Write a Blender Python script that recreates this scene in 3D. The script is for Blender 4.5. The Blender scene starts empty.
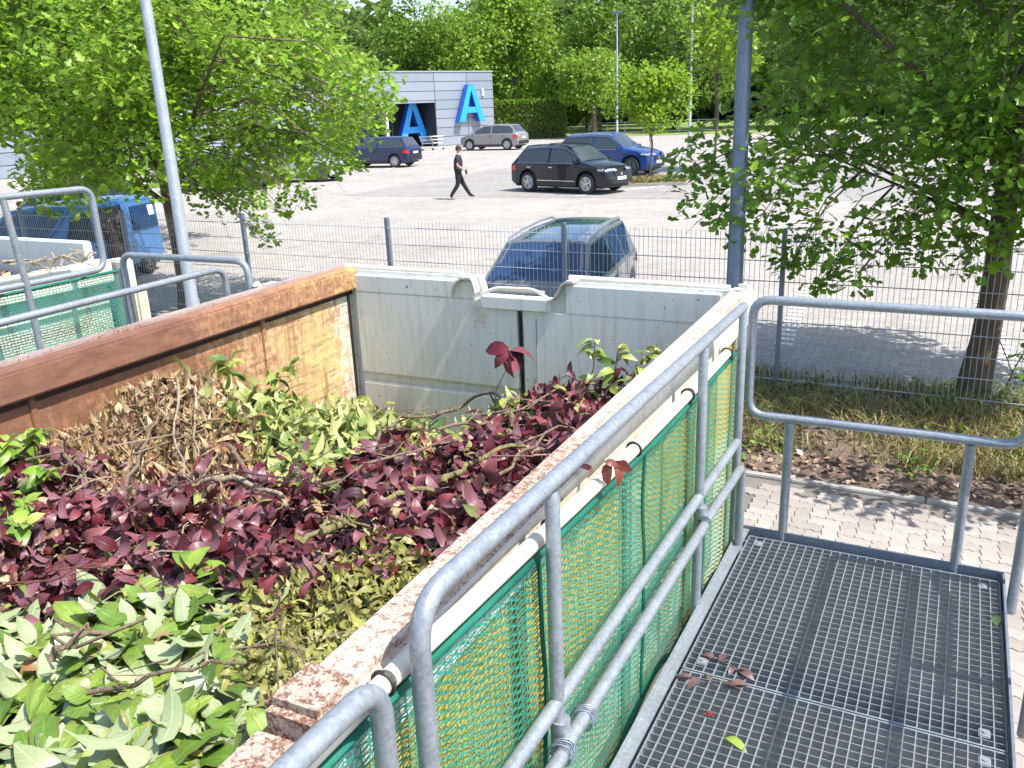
import bpy, bmesh, math, random
import numpy as np
from mathutils import Vector, Matrix

random.seed(7)
rng = np.random.default_rng(11)
R = math.radians
scene = bpy.context.scene
COL = scene.collection

# ------------------------------------------------------------------ camera
cam_d = bpy.data.cameras.new("camera")
cam = bpy.data.objects.new("camera", cam_d)
COL.objects.link(cam)
_yaw, _pit, _rol, _f = -0.485521, 0.313557, 0.039448, 857.255
_fw = Vector((math.sin(_yaw)*math.cos(_pit), math.cos(_yaw)*math.cos(_pit), -math.sin(_pit)))
_r = Vector((math.cos(_yaw), -math.sin(_yaw), 0)); _d = _fw.cross(_r)
_r2 = math.cos(_rol)*_r + math.sin(_rol)*_d
_d2 = -math.sin(_rol)*_r + math.cos(_rol)*_d
cam.matrix_world = Matrix(((_r2.x, -_d2.x, -_fw.x, 0), (_r2.y, -_d2.y, -_fw.y, 0), (_r2.z, -_d2.z, -_fw.z, 3.0), (0, 0, 0, 1)))
cam_d.sensor_fit = 'HORIZONTAL'
cam_d.angle = 2*math.atan(512/_f)
cam_d.clip_start = 0.05
cam_d.clip_end = 2000
scene.camera = cam

# ------------------------------------------------------------------ light
SUN = Vector((0.64, -0.025, 1.0)).normalized()
world = bpy.data.worlds.new("World"); scene.world = world
world.use_nodes = True
wn = world.node_tree
for n in list(wn.nodes): wn.nodes.remove(n)
wo = wn.nodes.new('ShaderNodeOutputWorld'); wb = wn.nodes.new('ShaderNodeBackground')
sky = wn.nodes.new('ShaderNodeTexSky'); sky.sky_type = 'NISHITA'; sky.sun_disc = False
sky.sun_elevation = math.asin(SUN.z); sky.sun_rotation = math.atan2(SUN.x, SUN.y)
sky.altitude = 50; sky.air_density = 1.0; sky.dust_density = 1.5; sky.ozone_density = 1.0
wn.links.new(sky.outputs[0], wb.inputs[0]); wb.inputs[1].default_value = 0.15
wn.links.new(wb.outputs[0], wo.inputs[0])
sd = bpy.data.lights.new("sun", 'SUN'); sd.energy = 4.2; sd.angle = R(0.5); sd.color = (1.0, 0.96, 0.9)
so = bpy.data.objects.new("sun", sd); COL.objects.link(so)
so.rotation_euler = SUN.to_track_quat('Z', 'Y').to_euler(); so.location = (30, 5, 40)
scene.view_settings.view_transform = 'Standard'
scene.view_settings.look = 'None'
scene.view_settings.exposure = 0.95
scene.view_settings.gamma = 1.0
scene.view_settings.use_curve_mapping = False

# ------------------------------------------------------------------ materials
class NT:
    def __init__(s, name):
        s.m = bpy.data.materials.new(name); s.m.use_nodes = True; s.t = s.m.node_tree
        s.b = s.t.nodes['Principled BSDF']
    def n(s, typ, **kw):
        q = s.t.nodes.new(typ)
        for k, v in kw.items(): setattr(q, k, v)
        return q
    def l(s, a, b): s.t.links.new(a, b)
    def coord(s, out='Object'):
        return s.n('ShaderNodeTexCoord').outputs[out]
    def noise(s, scale, detail=4, rough=.6, vec=None, dist=0):
        q = s.n('ShaderNodeTexNoise'); q.inputs['Scale'].default_value = scale
        q.inputs['Detail'].default_value = detail; q.inputs['Roughness'].default_value = rough
        q.inputs['Distortion'].default_value = dist
        s.l(vec if vec is not None else s.coord(), q.inputs['Vector']); return q.outputs[0]
    def ramp(s, fac, stops, interp='LINEAR'):
        q = s.n('ShaderNodeValToRGB'); q.color_ramp.interpolation = interp
        e = q.color_ramp.elements
        while len(e) < len(stops): e.new(0.5)
        for i, (p, c) in enumerate(stops):
            e[i].position = p; e[i].color = (*c, 1) if len(c) == 3 else c
        s.l(fac, q.inputs[0]); return q.outputs[0]
    def mix(s, fac, a, b, mode='MIX'):
        q = s.n('ShaderNodeMix', data_type='RGBA', blend_type=mode)
        for sock, v in ((q.inputs[0], fac), (q.inputs[6], a), (q.inputs[7], b)):
            if isinstance(v, (int, float)): sock.default_value = v
            elif isinstance(v, tuple): sock.default_value = (*v, 1)
            else: s.l(v, sock)
        return q.outputs[2]
    def math(s, op, a, b=0.0):
        q = s.n('ShaderNodeMath', operation=op)
        for sock, v in ((q.inputs[0], a), (q.inputs[1], b)):
            if isinstance(v, (int, float)): sock.default_value = v
            else: s.l(v, sock)
        return q.outputs[0]
    def sep(s, vec):
        q = s.n('ShaderNodeSeparateXYZ'); s.l(vec, q.inputs[0]); return q.outputs
    def scalev(s, vec, sc):
        q = s.n('ShaderNodeMapping'); q.inputs['Scale'].default_value = sc; s.l(vec, q.inputs[0]); return q.outputs[0]
    def col(s, c):
        if isinstance(c, tuple): s.b.inputs['Base Color'].default_value = (*c, 1)
        else: s.l(c, s.b.inputs['Base Color'])
    def rough(s, v):
        if isinstance(v, (int, float)): s.b.inputs['Roughness'].default_value = v
        else: s.l(v, s.b.inputs['Roughness'])
    def bump(s, h, strength=.3, dist=.01):
        q = s.n('ShaderNodeBump'); q.inputs['Strength'].default_value = strength; q.inputs['Distance'].default_value = dist
        s.l(h, q.inputs['Height']); s.l(q.outputs[0], s.b.inputs['Normal'])

def plain(name, c, rough=.5, metal=0.0, var=.12, sc=30, coat=0.0):
    k = NT(name)
    nz = k.noise(sc, 4)
    k.col(k.ramp(nz, [(.3, tuple(max(0, x*(1-var)) for x in c)), (.7, tuple(min(1, x*(1+var)) for x in c))]))
    k.rough(rough); k.b.inputs['Metallic'].default_value = metal
    if coat: k.b.inputs['Coat Weight'].default_value = coat; k.b.inputs['Coat Roughness'].default_value = .05
    return k.m

def galv(name, c=(.29, .32, .355), metal=.4):
    k = NT(name)
    a = k.noise(55, 5, .7); b = k.noise(9, 3)
    sp = k.n('ShaderNodeTexVoronoi'); sp.inputs['Scale'].default_value = 120; k.l(k.coord(), sp.inputs['Vector'])
    f = k.math('ADD', k.math('MULTIPLY', a, .5), k.math('MULTIPLY', b, .3))
    f = k.math('ADD', f, k.math('MULTIPLY', sp.outputs['Color'], .2))
    k.col(k.ramp(f, [(.3, tuple(x*.68 for x in c)), (.5, c), (.68, tuple(min(1, x*1.28) for x in c))]))
    k.rough(k.ramp(a, [(.3, (.5,)*3), (.7, (.34,)*3)])); k.b.inputs['Metallic'].default_value = metal
    k.bump(a, .08, .002)
    return k.m

M = {}
M['galv'] = galv('galvanised_steel')
M['galv_dark'] = galv('weathered_galvanised_steel', (.18, .22, .28), .3)
M['galv_pole'] = galv('galvanised_pole_steel', (.36, .39, .43), .3)
M['galv_wire'] = galv('galvanised_wire', (.42, .46, .5), .3)
M['tyre'] = plain('tyre_rubber', (.025, .025, .027), .8)
M['alloy'] = plain('alloy_rim', (.55, .56, .58), .3, .8, .05)
M['alloy_dark'] = plain('dark_rim', (.16, .17, .19), .3, .8, .05)
M['black_plastic'] = plain('black_plastic', (.02, .02, .022), .5)
M['chrome'] = plain('bright_trim', (.65, .66, .68), .2, .9, .03)
M['red_lamp'] = plain('red_lamp', (.45, .015, .015), .15, 0, .05, coat=1)
M['clear_lamp'] = plain('clear_lamp', (.3, .32, .35), .1, .2, .1, coat=1)
M['plate'] = plain('plate_white', (.75, .75, .72), .4)
M['white'] = plain('white_coating', (.7, .7, .68), .5)

def glass_dark(name, c=(.03, .04, .05)):
    k = NT(name); k.col(c); k.rough(.04); k.b.inputs['Specular IOR Level'].default_value = .55
    return k.m
M['glass'] = glass_dark('car_glass', (.05, .065, .075))
M['glass_blue'] = glass_dark('tinted_blue_glass', (.02, .05, .12))

def carpaint(name, c, metal=.3):
    k = NT(name); nz = k.noise(300, 2)
    k.col(k.ramp(nz, [(.35, tuple(x*.92 for x in c)), (.65, tuple(min(1, x*1.08) for x in c))]))
    k.b.inputs['Metallic'].default_value = metal; k.rough(.32)
    k.b.inputs['Coat Weight'].default_value = .6; k.b.inputs['Coat Roughness'].default_value = .05
    return k.m

def steel_paint(name, base, chips, rustamt=.45, sc=14, rustc=(.19, .075, .035), rough=.55):
    """painted steel with rust breaking through"""
    k = NT(name); co = k.coord()
    a = k.noise(sc, 8, .72, co); b = k.noise(sc*4.2, 6, .7, co); d = k.noise(2.2, 3, .5, co)
    f = k.math('ADD', k.math('MULTIPLY', a, .6), k.math('MULTIPLY', b, .4))
    f = k.math('ADD', f, k.math('MULTIPLY', k.math('SUBTRACT', d, .5), .25))
    mask = k.ramp(f, [(rustamt-.03, (1, 1, 1)), (rustamt+.025, (0, 0, 0))])
    rust = k.ramp(b, [(.3, tuple(x*.55 for x in rustc)), (.55, rustc), (.75, tuple(min(1, x*1.9) for x in rustc))])
    paint = k.ramp(d, [(.35, chips), (.6, base)])
    dirt = k.ramp(k.noise(40, 5, .7, co), [(.35, (.72, .68, .6)), (.55, (1, 1, 1))])
    paint = k.mix(.55, paint, dirt, 'MULTIPLY')
    k.col(k.mix(mask, paint, rust)); k.rough(k.ramp(mask, [(0, (rough,)*3), (1, (.9,)*3)]))
    k.bump(f, .25, .004)
    return k.m
M['rim_white'] = steel_paint('chipped_white_paint', (.55, .49, .43), (.47, .38, .31), .448, 50, (.23, .12, .075))
M['rim_rusty'] = steel_paint('rusty_rim_paint', (.5, .42, .35), (.42, .32, .26), .485, 38, (.2, .10, .065))
M['rim_side'] = steel_paint('white_paint_side', (.7, .67, .6), (.62, .56, .46), .36, 12)
M['wall_outer'] = steel_paint('yellow_worn_paint', (.58, .37, .025), (.56, .42, .10), .37, 9, (.28, .12, .05))
M['wall_low'] = steel_paint('pale_worn_paint', (.46, .54, .47), (.5, .47, .22), .37, 9, (.28, .12, .05))
M['cont2'] = steel_paint('cream_white_paint', (.7, .68, .6), (.6, .55, .42), .36, 10, (.3, .17, .08))

def rusty_long(name, rim):
    """long side: rust brown at the near end turning to yellow and cream paint at the far end"""
    k = NT(name); co = k.coord(); s = k.sep(co)
    a = k.noise(7, 8, .7, co); b = k.noise(45, 6, .75, k.scalev(co, (1, 1, .55))); c = k.noise(1.6, 3, .5, co)
    g = k.math('MULTIPLY', k.math('SUBTRACT', s[1], 1.45 if rim else 1.15), .42)          # along the length
    g = k.math('ADD', g, k.math('MULTIPLY', k.math('SUBTRACT', a, .5), .9))
    g = k.math('ADD', g, k.math('MULTIPLY', k.math('SUBTRACT', b, .5), 1.5))
    g = k.math('ADD', g, k.math('MULTIPLY', k.math('SUBTRACT', c, .5), .9))
    if rim:
        stops = [(.0, (.20, .095, .06)), (.22, (.27, .13, .08)), (.36, (.33, .17, .095)), (.48, (.42, .23, .10)), (.66, (.58, .38, .15)), (.95, (.64, .52, .3))]
        g = k.math('ADD', g, .0)
    else:
        stops = [(.0, (.2, .095, .055)), (.2, (.31, .155, .085)), (.36, (.44, .26, .13)), (.5, (.5, .36, .2)), (.68, (.56, .42, .15)), (.95, (.6, .52, .36))]
        g = k.math('ADD', g, -.08)
    colr = k.ramp(g, stops)
    mo = k.noise(26, 7, .75, k.scalev(co, (1, .3, 1))); colr = k.mix(.85, colr, k.ramp(mo, [(.32, (.62, .58, .56)), (.5, (1, 1, 1)), (.68, (1.3, 1.25, 1.2))]), 'MULTIPLY')
    if not rim:
        # white scraped band low and near the far corner
        w = k.math('ADD', k.math('MULTIPLY', k.math('SUBTRACT', s[1], 2.62), 2.5), k.math('MULTIPLY', k.math('SUBTRACT', b, .5), 2.2))
        wm = k.ramp(w, [(.35, (0, 0, 0)), (.7, (1, 1, 1))])
        colr = k.mix(wm, colr, (.62, .58, .5))
        scr = k.noise(30, 4, .6, k.scalev(co, (1, .12, 1.5)))
        sm = k.ramp(scr, [(.58, (0, 0, 0)), (.66, (.85, .85, .85))])
        colr = k.mix(sm, colr, (.25, .12, .06))
        st_ = k.noise(16, 6, .7, k.scalev(co, (1, 1.6, .14)))
        colr = k.mix(k.ramp(st_, [(.52, (0, 0, 0)), (.64, (.7, .7, .7))]), colr, (.3, .14, .065))
    k.col(colr); k.rough(.62); k.bump(b, .3, .004)
    return k.m
M['left_rim'] = rusty_long('rust_to_yellow_rim', True)
M['left_wall'] = rusty_long('rust_to_yellow_wall', False)

M['gap_rust_shade'] = plain('rust_with_painted_gap_shade', (.05, .022, .014), .9)  # rust darkened to paint in the shadow line below the left rim
M['edge_dull'] = steel_paint('dull_pinkish_edge', (.36, .29, .27), (.3, .22, .2), .44, 60, (.16, .07, .045))
def door_paint():
    k = NT('grey_green_door_paint'); co = k.coord(); s = k.sep(co)
    d = k.noise(1.4, 4, .6, co); sp = k.noise(38, 3, .5, co); st = k.noise(9, 5, .6, k.scalev(co, (3.5, 1, .35)))
    base = k.ramp(d, [(.3, (.66, .71, .70)), (.55, (.73, .77, .74)), (.75, (.78, .77, .68))])
    dark = k.ramp(st, [(.5, (1, 1, 1)), (.78, (.78, .72, .58))])
    base = k.mix(.8, base, dark, 'MULTIPLY')
    big = k.noise(3.3, 6, .75, co)
    rm = k.ramp(big, [(.60, (0, 0, 0)), (.76, (.6, .6, .6))])
    base = k.mix(rm, base, (.36, .19, .08))
    pm = k.ramp(sp, [(.70, (0, 0, 0)), (.74, (1, 1, 1))])
    base = k.mix(pm, base, (.13, .1, .08))
    k.col(base); k.rough(.45); k.bump(d, .1, .01)
    return k.m
M['door'] = door_paint()

def leaf_mat(name, cols, under=None, rnd='object', spec=.35, trans=.25, patch=None, veins=False, blotch=.5):
    """leaf with per-leaf colour variation; the underside may differ"""
    k = NT(name)
    if rnd == 'object':
        f = k.n('ShaderNodeObjectInfo').outputs['Random']
    else:
        f = k.n('ShaderNodeNewGeometry').outputs['Random Per Island']
    n = len(cols)
    c = k.ramp(f, [(i/max(1, n-1), x) for i, x in enumerate(cols)])
    nz = k.noise(60, 4, .6)
    c = k.mix(.5, c, k.ramp(nz, [(.3, (.65, .65, .65)), (.7, (1.25, 1.25, 1.25))]), 'MULTIPLY')
    at = None
    if veins:
        at = k.n('ShaderNodeAttribute'); at.attribute_name = 'leaf'
        q = k.sep(at.outputs['Vector'])
        av = k.math('ABSOLUTE', q[1])
        mid = k.ramp(av, [(.03, (1, 1, 1)), (.10, (0, 0, 0))])
        w = k.math('SINE', k.math('MULTIPLY', k.math('SUBTRACT', q[0], k.math('MULTIPLY', av, .22)), 46))
        side = k.ramp(w, [(.90, (0, 0, 0)), (1.0, (1, 1, 1))])
        edge = k.ramp(k.math('ADD', av, k.math('MULTIPLY', nz, .35)), [(.98, (0, 0, 0)), (1.12, (1, 1, 1))])
    if under is not None:
        bf = k.n('ShaderNodeNewGeometry').outputs['Backfacing']
        u = k.ramp(f, [(0, under), (1, tuple(min(1, x*1.2) for x in under))])
        c = k.mix(bf, c, u)
    if at is not None:
        lt = k.mix(1.0, c, (1.45, 1.4, 1.3), 'MULTIPLY')
        c = k.mix(k.math('MULTIPLY', mid, .7), c, lt); c = k.mix(k.math('MULTIPLY', side, .45), c, lt)
        br = k.ramp(k.noise(24, 5, .7), [(.66, (0, 0, 0)), (.72, (1, 1, 1))])
        c = k.mix(k.math('MULTIPLY', br, blotch), c, (.12, .07, .03))
        c = k.mix(k.math('MULTIPLY', edge, .5*min(1, blotch*2)), c, (.16, .1, .04))
        k.bump(k.math('ADD', k.math('MULTIPLY', mid, -1), k.math('MULTIPLY', side, -.5)), .35, .002)
    k.col(c); k.rough(.42); k.b.inputs['Specular IOR Level'].default_value = spec
    if trans:
        t = k.n('ShaderNodeBsdfTranslucent'); k.l(c, t.inputs[0])
        mx = k.n('ShaderNodeMixShader'); mx.inputs[0].default_value = trans
        k.l(k.b.outputs[0], mx.inputs[1]); k.l(t.outputs[0], mx.inputs[2])
        k.l(mx.outputs[0], k.t.nodes['Material Output'].inputs[0])
    return k.m

M['dryred'] = leaf_mat('dry_red_leaf', [(.17, .04, .03), (.24, .07, .05), (.12, .03, .03)], (.3, .14, .12), 'object')
M['dull_leaf'] = leaf_mat('dull_leaf', [(.07, .11, .05), (.09, .13, .06)], None, 'object', trans=0)
M['withered'] = leaf_mat('withered_leaf', [(.10, .055, .055), (.15, .09, .09), (.08, .04, .045)], (.17, .12, .13), 'object', trans=.05)
GREENS = [(.09, .18, .025), (.17, .28, .03), (.06, .13, .02), (.23, .33, .045), (.12, .22, .028), (.27, .32, .06)]
for suf, rnd in (('', 'object'), ('_stuff', 'island')):
    M['front'+suf] = leaf_mat('front_leaf'+suf, GREENS, (.31, .37, .20), rnd, spec=.6, trans=.18, veins=True)
    M['purple'+suf] = leaf_mat('purple_leaf'+suf, [(.07, .009, .013), (.14, .014, .022), (.03, .007, .012), (.2, .035, .046), (.09, .014, .021), (.045, .014, .022), (.12, .014, .02), (.26, .08, .09), (.04, .01, .016)], (.16, .065, .08), rnd, spec=.5, trans=.12, veins=True, blotch=.15)
    M['dry'+suf] = leaf_mat('dry_leaf'+suf, [(.30, .19, .095), (.46, .34, .18), (.2, .105, .055), (.55, .45, .28), (.34, .165, .07), (.46, .35, .19), (.14, .08, .05)], None, rnd, trans=.15)
    M['laurel'+suf] = leaf_mat('laurel_leaf'+suf, [(.07, .14, .025), (.2, .26, .05), (.34, .35, .1), (.05, .11, .022), (.27, .31, .08), (.12, .2, .03), (.36, .36, .13)], (.34, .37, .13), rnd, spec=.5, trans=.15, veins=True, blotch=.6)
    M['hedge'+suf] = leaf_mat('hedge_clipping'+suf, [(.28, .26, .06), (.35, .36, .10), (.2, .17, .06), (.42, .4, .16), (.16, .19, .04)], None, rnd, trans=.2)
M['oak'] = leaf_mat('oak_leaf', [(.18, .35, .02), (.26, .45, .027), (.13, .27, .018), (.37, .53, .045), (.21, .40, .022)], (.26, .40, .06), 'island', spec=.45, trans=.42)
M['oak_dark'] = leaf_mat('dark_oak_leaf', [(.125, .28, .02), (.2, .38, .025), (.09, .21, .016), (.3, .48, .035), (.16, .32, .022)], (.19, .32, .06), 'island', spec=.5, trans=.4)  # darker green leaves for the right oak and its sapling
M['young'] = leaf_mat('young_tree_leaf', [(.24, .40, .03), (.33, .48, .04), (.18, .33, .025), (.4, .54, .06)], None, 'island', trans=.45)
M['bg_a'] = leaf_mat('far_leaf_green', [(.14, .26, .03), (.2, .34, .04), (.1, .19, .025), (.26, .4, .05)], None, 'island', trans=.42)
M['bg_b'] = leaf_mat('far_leaf_light', [(.2, .34, .036), (.27, .42, .048), (.15, .28, .03), (.33, .46, .06)], None, 'island', trans=.42)
M['bg_c'] = leaf_mat('far_leaf_dark', [(.11, .19, .035), (.155, .24, .045), (.08, .145, .028), (.19, .26, .05)], None, 'island', trans=.42)
M['hedge_leaf'] = leaf_mat('ivy_leaf', [(.11, .23, .024), (.17, .32, .032), (.08, .17, .02), (.25, .4, .045)], None, 'island', trans=.42)
M['grass'] = leaf_mat('grass_blade', [(.27, .2, .09), (.2, .2, .06), (.38, .29, .13), (.18, .23, .05), (.46, .37, .18), (.32, .24, .11), (.26, .3, .08)], None, 'island', trans=.25)
M['weed'] = leaf_mat('weed_leaf', [(.13, .22, .03), (.2, .3, .05), (.1, .17, .03)], None, 'island', trans=.25)
M['litter'] = leaf_mat('leaf_litter', [(.2, .12, .08), (.36, .24, .16), (.13, .08, .055), (.44, .31, .23), (.27, .16, .10)], None, 'island', trans=0)

def bark(name, c, sc=18):
    k = NT(name); co = k.coord(); v = k.scalev(co, (1, 1, .18))
    a = k.noise(sc, 6, .7, v)
    k.col(k.ramp(a, [(.3, tuple(x*.4 for x in c)), (.55, c), (.75, tuple(min(1, x*1.6) for x in c))])); k.rough(.9); k.bump(a, .8, .02)
    return k.m
M['bark'] = bark('oak_bark', (.15, .105, .07))
M['bark_grey'] = bark('grey_bark', (.14, .12, .09))
M['twig'] = bark('twig_bark', (.23, .17, .11), 60)
M['twig_pale'] = bark('pale_twig', (.4, .32, .21), 60)
M['twig_olive'] = bark('olive_twig', (.25, .22, .09), 60)
M['twig_red'] = bark('reddish_twig', (.2, .07, .05), 60)
M['twig_dark'] = bark('dark_twig', (.1, .06, .06), 60)

def ground_mat(name, cols, sc=3.0, fine=60, bump=.3, brick=None):
    k = NT(name); co = k.coord()
    a = k.noise(sc, 6, .65, co); b = k.noise(fine, 4, .6, co)
    c = k.ramp(a, [(.3, cols[0]), (.5, cols[1]), (.7, cols[2])])
    c = k.mix(.5, c, k.ramp(b, [(.3, (.78, .78, .78)), (.7, (1.15, 1.15, 1.15))]), 'MULTIPLY')
    if brick:
        st = k.noise(.9, 7, .72, co, 1.0)
        c = k.mix(.55, c, k.ramp(st, [(.33, (.66, .64, .62)), (.45, (1, 1, 1)), (.8, (1.05, 1.05, 1.05))]), 'MULTIPLY')
        tr = k.noise(2.2, 5, .6, k.scalev(co, (.12, 2.2, 1)))
        c = k.mix(.18, c, k.ramp(tr, [(.34, (.72, .71, .7)), (.46, (1, 1, 1))]), 'MULTIPLY')
        q = k.n('ShaderNodeTexBrick'); q.inputs['Scale'].default_value = 1
        q.inputs['Brick Width'].default_value = brick[0]; q.inputs['Row Height'].default_value = brick[1]
        q.inputs['Mortar Size'].default_value = brick[2]; q.inputs['Mortar Smooth'].default_value = .3
        q.inputs['Color1'].default_value = (1.1, 1.08, 1.06, 1); q.inputs['Color2'].default_value = (.88, .88, .9, 1); q.inputs['Mortar'].default_value = (.62, .58, .55, 1)
        k.l(co, q.inputs['Vector'])
        c = k.mix(1.0, c, q.outputs[0], 'MULTIPLY')
    k.col(c); k.rough(.9); k.bump(b, bump, .004)
    return k.m
M['lot'] = ground_mat('lot_pavers', [(.315, .29, .262), (.355, .33, .30), (.39, .365, .335)], .35, 40, .2, (.22, .112, .006))
M['bay'] = ground_mat('bay_pavers', [(.255, .24, .225), (.29, .275, .258), (.325, .31, .29)], .5, 40, .2, (.22, .112, .006))
M['ground'] = ground_mat('far_ground', [(.3, .28, .26), (.34, .32, .29), (.38, .35, .32)], .2, 20, .1)
M['sand'] = ground_mat('joint_sand', [(.13, .115, .1), (.17, .15, .13), (.21, .18, .15)], 5, 90)
M['soil'] = ground_mat('bed_soil', [(.09, .065, .05), (.14, .10, .075), (.2, .15, .11)], 4, 70, .8)
M['lawn'] = ground_mat('lawn_green', [(.13, .2, .04), (.19, .26, .06), (.26, .3, .09)], .7, 30, .4)
M['kerb'] = ground_mat('kerb_concrete', [(.26, .245, .23), (.31, .295, .275), (.35, .335, .31)], 6, 90)
M['marking'] = ground_mat('marking_white', [(.62, .6, .57), (.7, .68, .65), (.75, .73, .7)], 8, 90)
def paver_mat():
    k = NT('concrete_paver'); f = k.n('ShaderNodeObjectInfo').outputs['Random']
    c = k.ramp(f, [(0, (.29, .255, .228)), (.5, (.34, .30, .268)), (1, (.375, .335, .30))])
    nz = k.noise(70, 5, .7); c = k.mix(.6, c, k.ramp(nz, [(.3, (.75, .74, .73)), (.7, (1.15, 1.15, 1.15))]), 'MULTIPLY')
    st = k.noise(5, 4, .6, k.coord('Object')); c = k.mix(.4, c, k.ramp(st, [(.35, (.8, .78, .76)), (.6, (1.1, 1.1, 1.1))]), 'MULTIPLY')
    k.col(c); k.rough(.9); k.bump(nz, .4, .003); return k.m
M['paver'] = paver_mat()
M['heap_core'] = ground_mat('heap_core_debris', [(.03, .02, .015), (.05, .035, .02), (.09, .06, .035)], 12, 80, .8)
def net_mat(name, cs):
    k = NT(name); nz = k.noise(6, 4); f = k.n('ShaderNodeNewGeometry').outputs['Random Per Island']
    c = k.ramp(nz, [(.3, cs[0]), (.6, cs[1])]); k.col(c); k.rough(.5)
    t = k.n('ShaderNodeBsdfTranslucent'); k.l(c, t.inputs[0]); mx = k.n('ShaderNodeMixShader'); mx.inputs[0].default_value = .35
    k.l(k.b.outputs[0], mx.inputs[1]); k.l(t.outputs[0], mx.inputs[2]); k.l(mx.outputs[0], k.t.nodes['Material Output'].inputs[0])
    return k.m
M['net'] = net_mat('green_net', [(.03, .27, .2), (.06, .4, .32)])
M['net_hem'] = net_mat('green_net_hem', [(.012, .16, .11), (.02, .23, .16)])
M['tube_cream'] = plain('cream_tube', (.68, .62, .5), .5, 0, .12, 12)
M['tie'] = plain('black_tie', (.02, .02, .02), .5)
def wall_panel_mat():
    k = NT('aluminium_cladding'); nz = k.noise(.8, 3); f = k.n('ShaderNodeObjectInfo').outputs['Random']
    c = k.ramp(f, [(0, (.25, .285, .34)), (1, (.30, .335, .395))]); k.col(c); k.rough(.45); k.b.inputs['Metallic'].default_value = .25; return k.m
M['cladding'] = wall_panel_mat()
M['clad_joint'] = plain('cladding_joint', (.07, .08, .1), .7)
M['roof_edge'] = plain('roof_edge', (.3, .32, .35), .5)
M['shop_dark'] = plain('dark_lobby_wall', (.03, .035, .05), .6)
M['letter_face'] = plain('light_blue_letter_face', (.03, .33, .85), .35, 0, .06, 2)
M['letter_side'] = plain('deep_blue_letter_side', (.01, .11, .55), .4, 0, .06, 2)

# ------------------------------------------------------------------ mesh helpers
class MB:
    def __init__(s): s.v = []; s.f = []
    def add(s, vs, fs):
        o = len(s.v); s.v += [tuple(v) for v in vs]; s.f += [tuple(i+o for i in f) for f in fs]; return s
    def box(s, x0, x1, y0, y1, z0, z1):
        return s.add([(x0,y0,z0),(x1,y0,z0),(x1,y1,z0),(x0,y1,z0),(x0,y0,z1),(x1,y0,z1),(x1,y1,z1),(x0,y1,z1)],
                     [(0,3,2,1),(4,5,6,7),(0,1,5,4),(1,2,6,5),(2,3,7,6),(3,0,4,7)])
    def bbox(s, x0, x1, y0, y1, z0, z1, b=.006):
        bm = bmesh.new(); bmesh.ops.create_cube(bm, size=1)
        for v in bm.verts: v.co = Vector(((x0+x1)/2+v.co.x*(x1-x0), (y0+y1)/2+v.co.y*(y1-y0), (z0+z1)/2+v.co.z*(z1-z0)))
        bmesh.ops.bevel(bm, geom=list(bm.edges), offset=b, segments=2, affect='EDGES')
        bm.verts.index_update()
        s.add([v.co for v in bm.verts], [[v.index for v in f.verts] for f in bm.faces]); bm.free(); return s
    def obox(s, c, ux, uy, uz, hx, hy, hz):
        c = Vector(c); ux, uy, uz = Vector(ux), Vector(uy), Vector(uz); vs = []
        for k in (-1, 1):
            for (i, j) in ((-1,-1),(1,-1),(1,1),(-1,1)): vs.append(c+ux*hx*i+uy*hy*j+uz*hz*k)
        return s.add(vs, [(0,3,2,1),(4,5,6,7),(0,1,5,4),(1,2,6,5),(2,3,7,6),(3,0,4,7)])
    def tube(s, pts, r, seg=10, cap=True, closed=False):
        pts = [Vector(p) for p in pts]; n = len(pts)
        rs = r if isinstance(r, (list, tuple)) else [r]*n
        prev = None; rings = []
        for i, p in enumerate(pts):
            if closed: t = (pts[(i+1) % n]-pts[i-1])
            elif i == 0: t = pts[1]-pts[0]
            elif i == n-1: t = pts[-1]-pts[-2]
            else: t = (pts[i+1]-p).normalized()+(p-pts[i-1]).normalized()
            t.normalize()
            if prev is None:
                a = Vector((0,0,1)) if abs(t.z) < .9 else Vector((1,0,0)); u = t.cross(a).normalized()
            else:
                u = prev-t*prev.dot(t); u.normalize()
            prev = u; w = t.cross(u)
            rings.append([p+(u*math.cos(q)+w*math.sin(q))*rs[i] for q in [2*math.pi*k/seg for k in range(seg)]])
        vs = [v for rg in rings for v in rg]; fs = []
        m = n if closed else n-1
        for i in range(m):
            for k in range(seg):
                a = i*seg+k; b = i*seg+(k+1) % seg; c = ((i+1) % n)*seg+(k+1) % seg; d = ((i+1) % n)*seg+k
                fs.append((a, b, c, d))
        if cap and not closed: fs += [tuple(range(seg))[::-1], tuple((n-1)*seg+k for k in range(seg))]
        return s.add(vs, fs)
    def prism(s, poly, axis, a, b):
        """poly: 2D points; axis 'y': poly in (x,z); 'x': (y,z); 'z': (x,y)"""
        def P(p, t): return {'y': (p[0], t, p[1]), 'x': (t, p[0], p[1]), 'z': (p[0], p[1], t)}[axis]
        n = len(poly)
        return s.add([P(p, a) for p in poly]+[P(p, b) for p in poly],
                     [tuple(range(n)), tuple(range(n, 2*n))[::-1]]+[(i, i+n, (i+1) % n+n, (i+1) % n) for i in range(n)])
    def lathe(s, prof, center, axis='y', seg=20):
        """prof: (radius, offset along axis)"""
        cx, cy, cz = center; vs = []; fs = []; n = len(prof)
        for k in range(seg):
            q = 2*math.pi*k/seg
            for (r, o) in prof:
                if axis == 'y': vs.append((cx+r*math.cos(q), cy+o, cz+r*math.sin(q)))
                elif axis == 'z': vs.append((cx+r*math.cos(q), cy+r*math.sin(q), cz+o))
                else: vs.append((cx+o, cy+r*math.cos(q), cz+r*math.sin(q)))
        for k in range(seg):
            for i in range(n-1):
                fs.append((k*n+i, k*n+i+1, ((k+1) % seg)*n+i+1, ((k+1) % seg)*n+i))
        return s.add(vs, fs)

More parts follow.
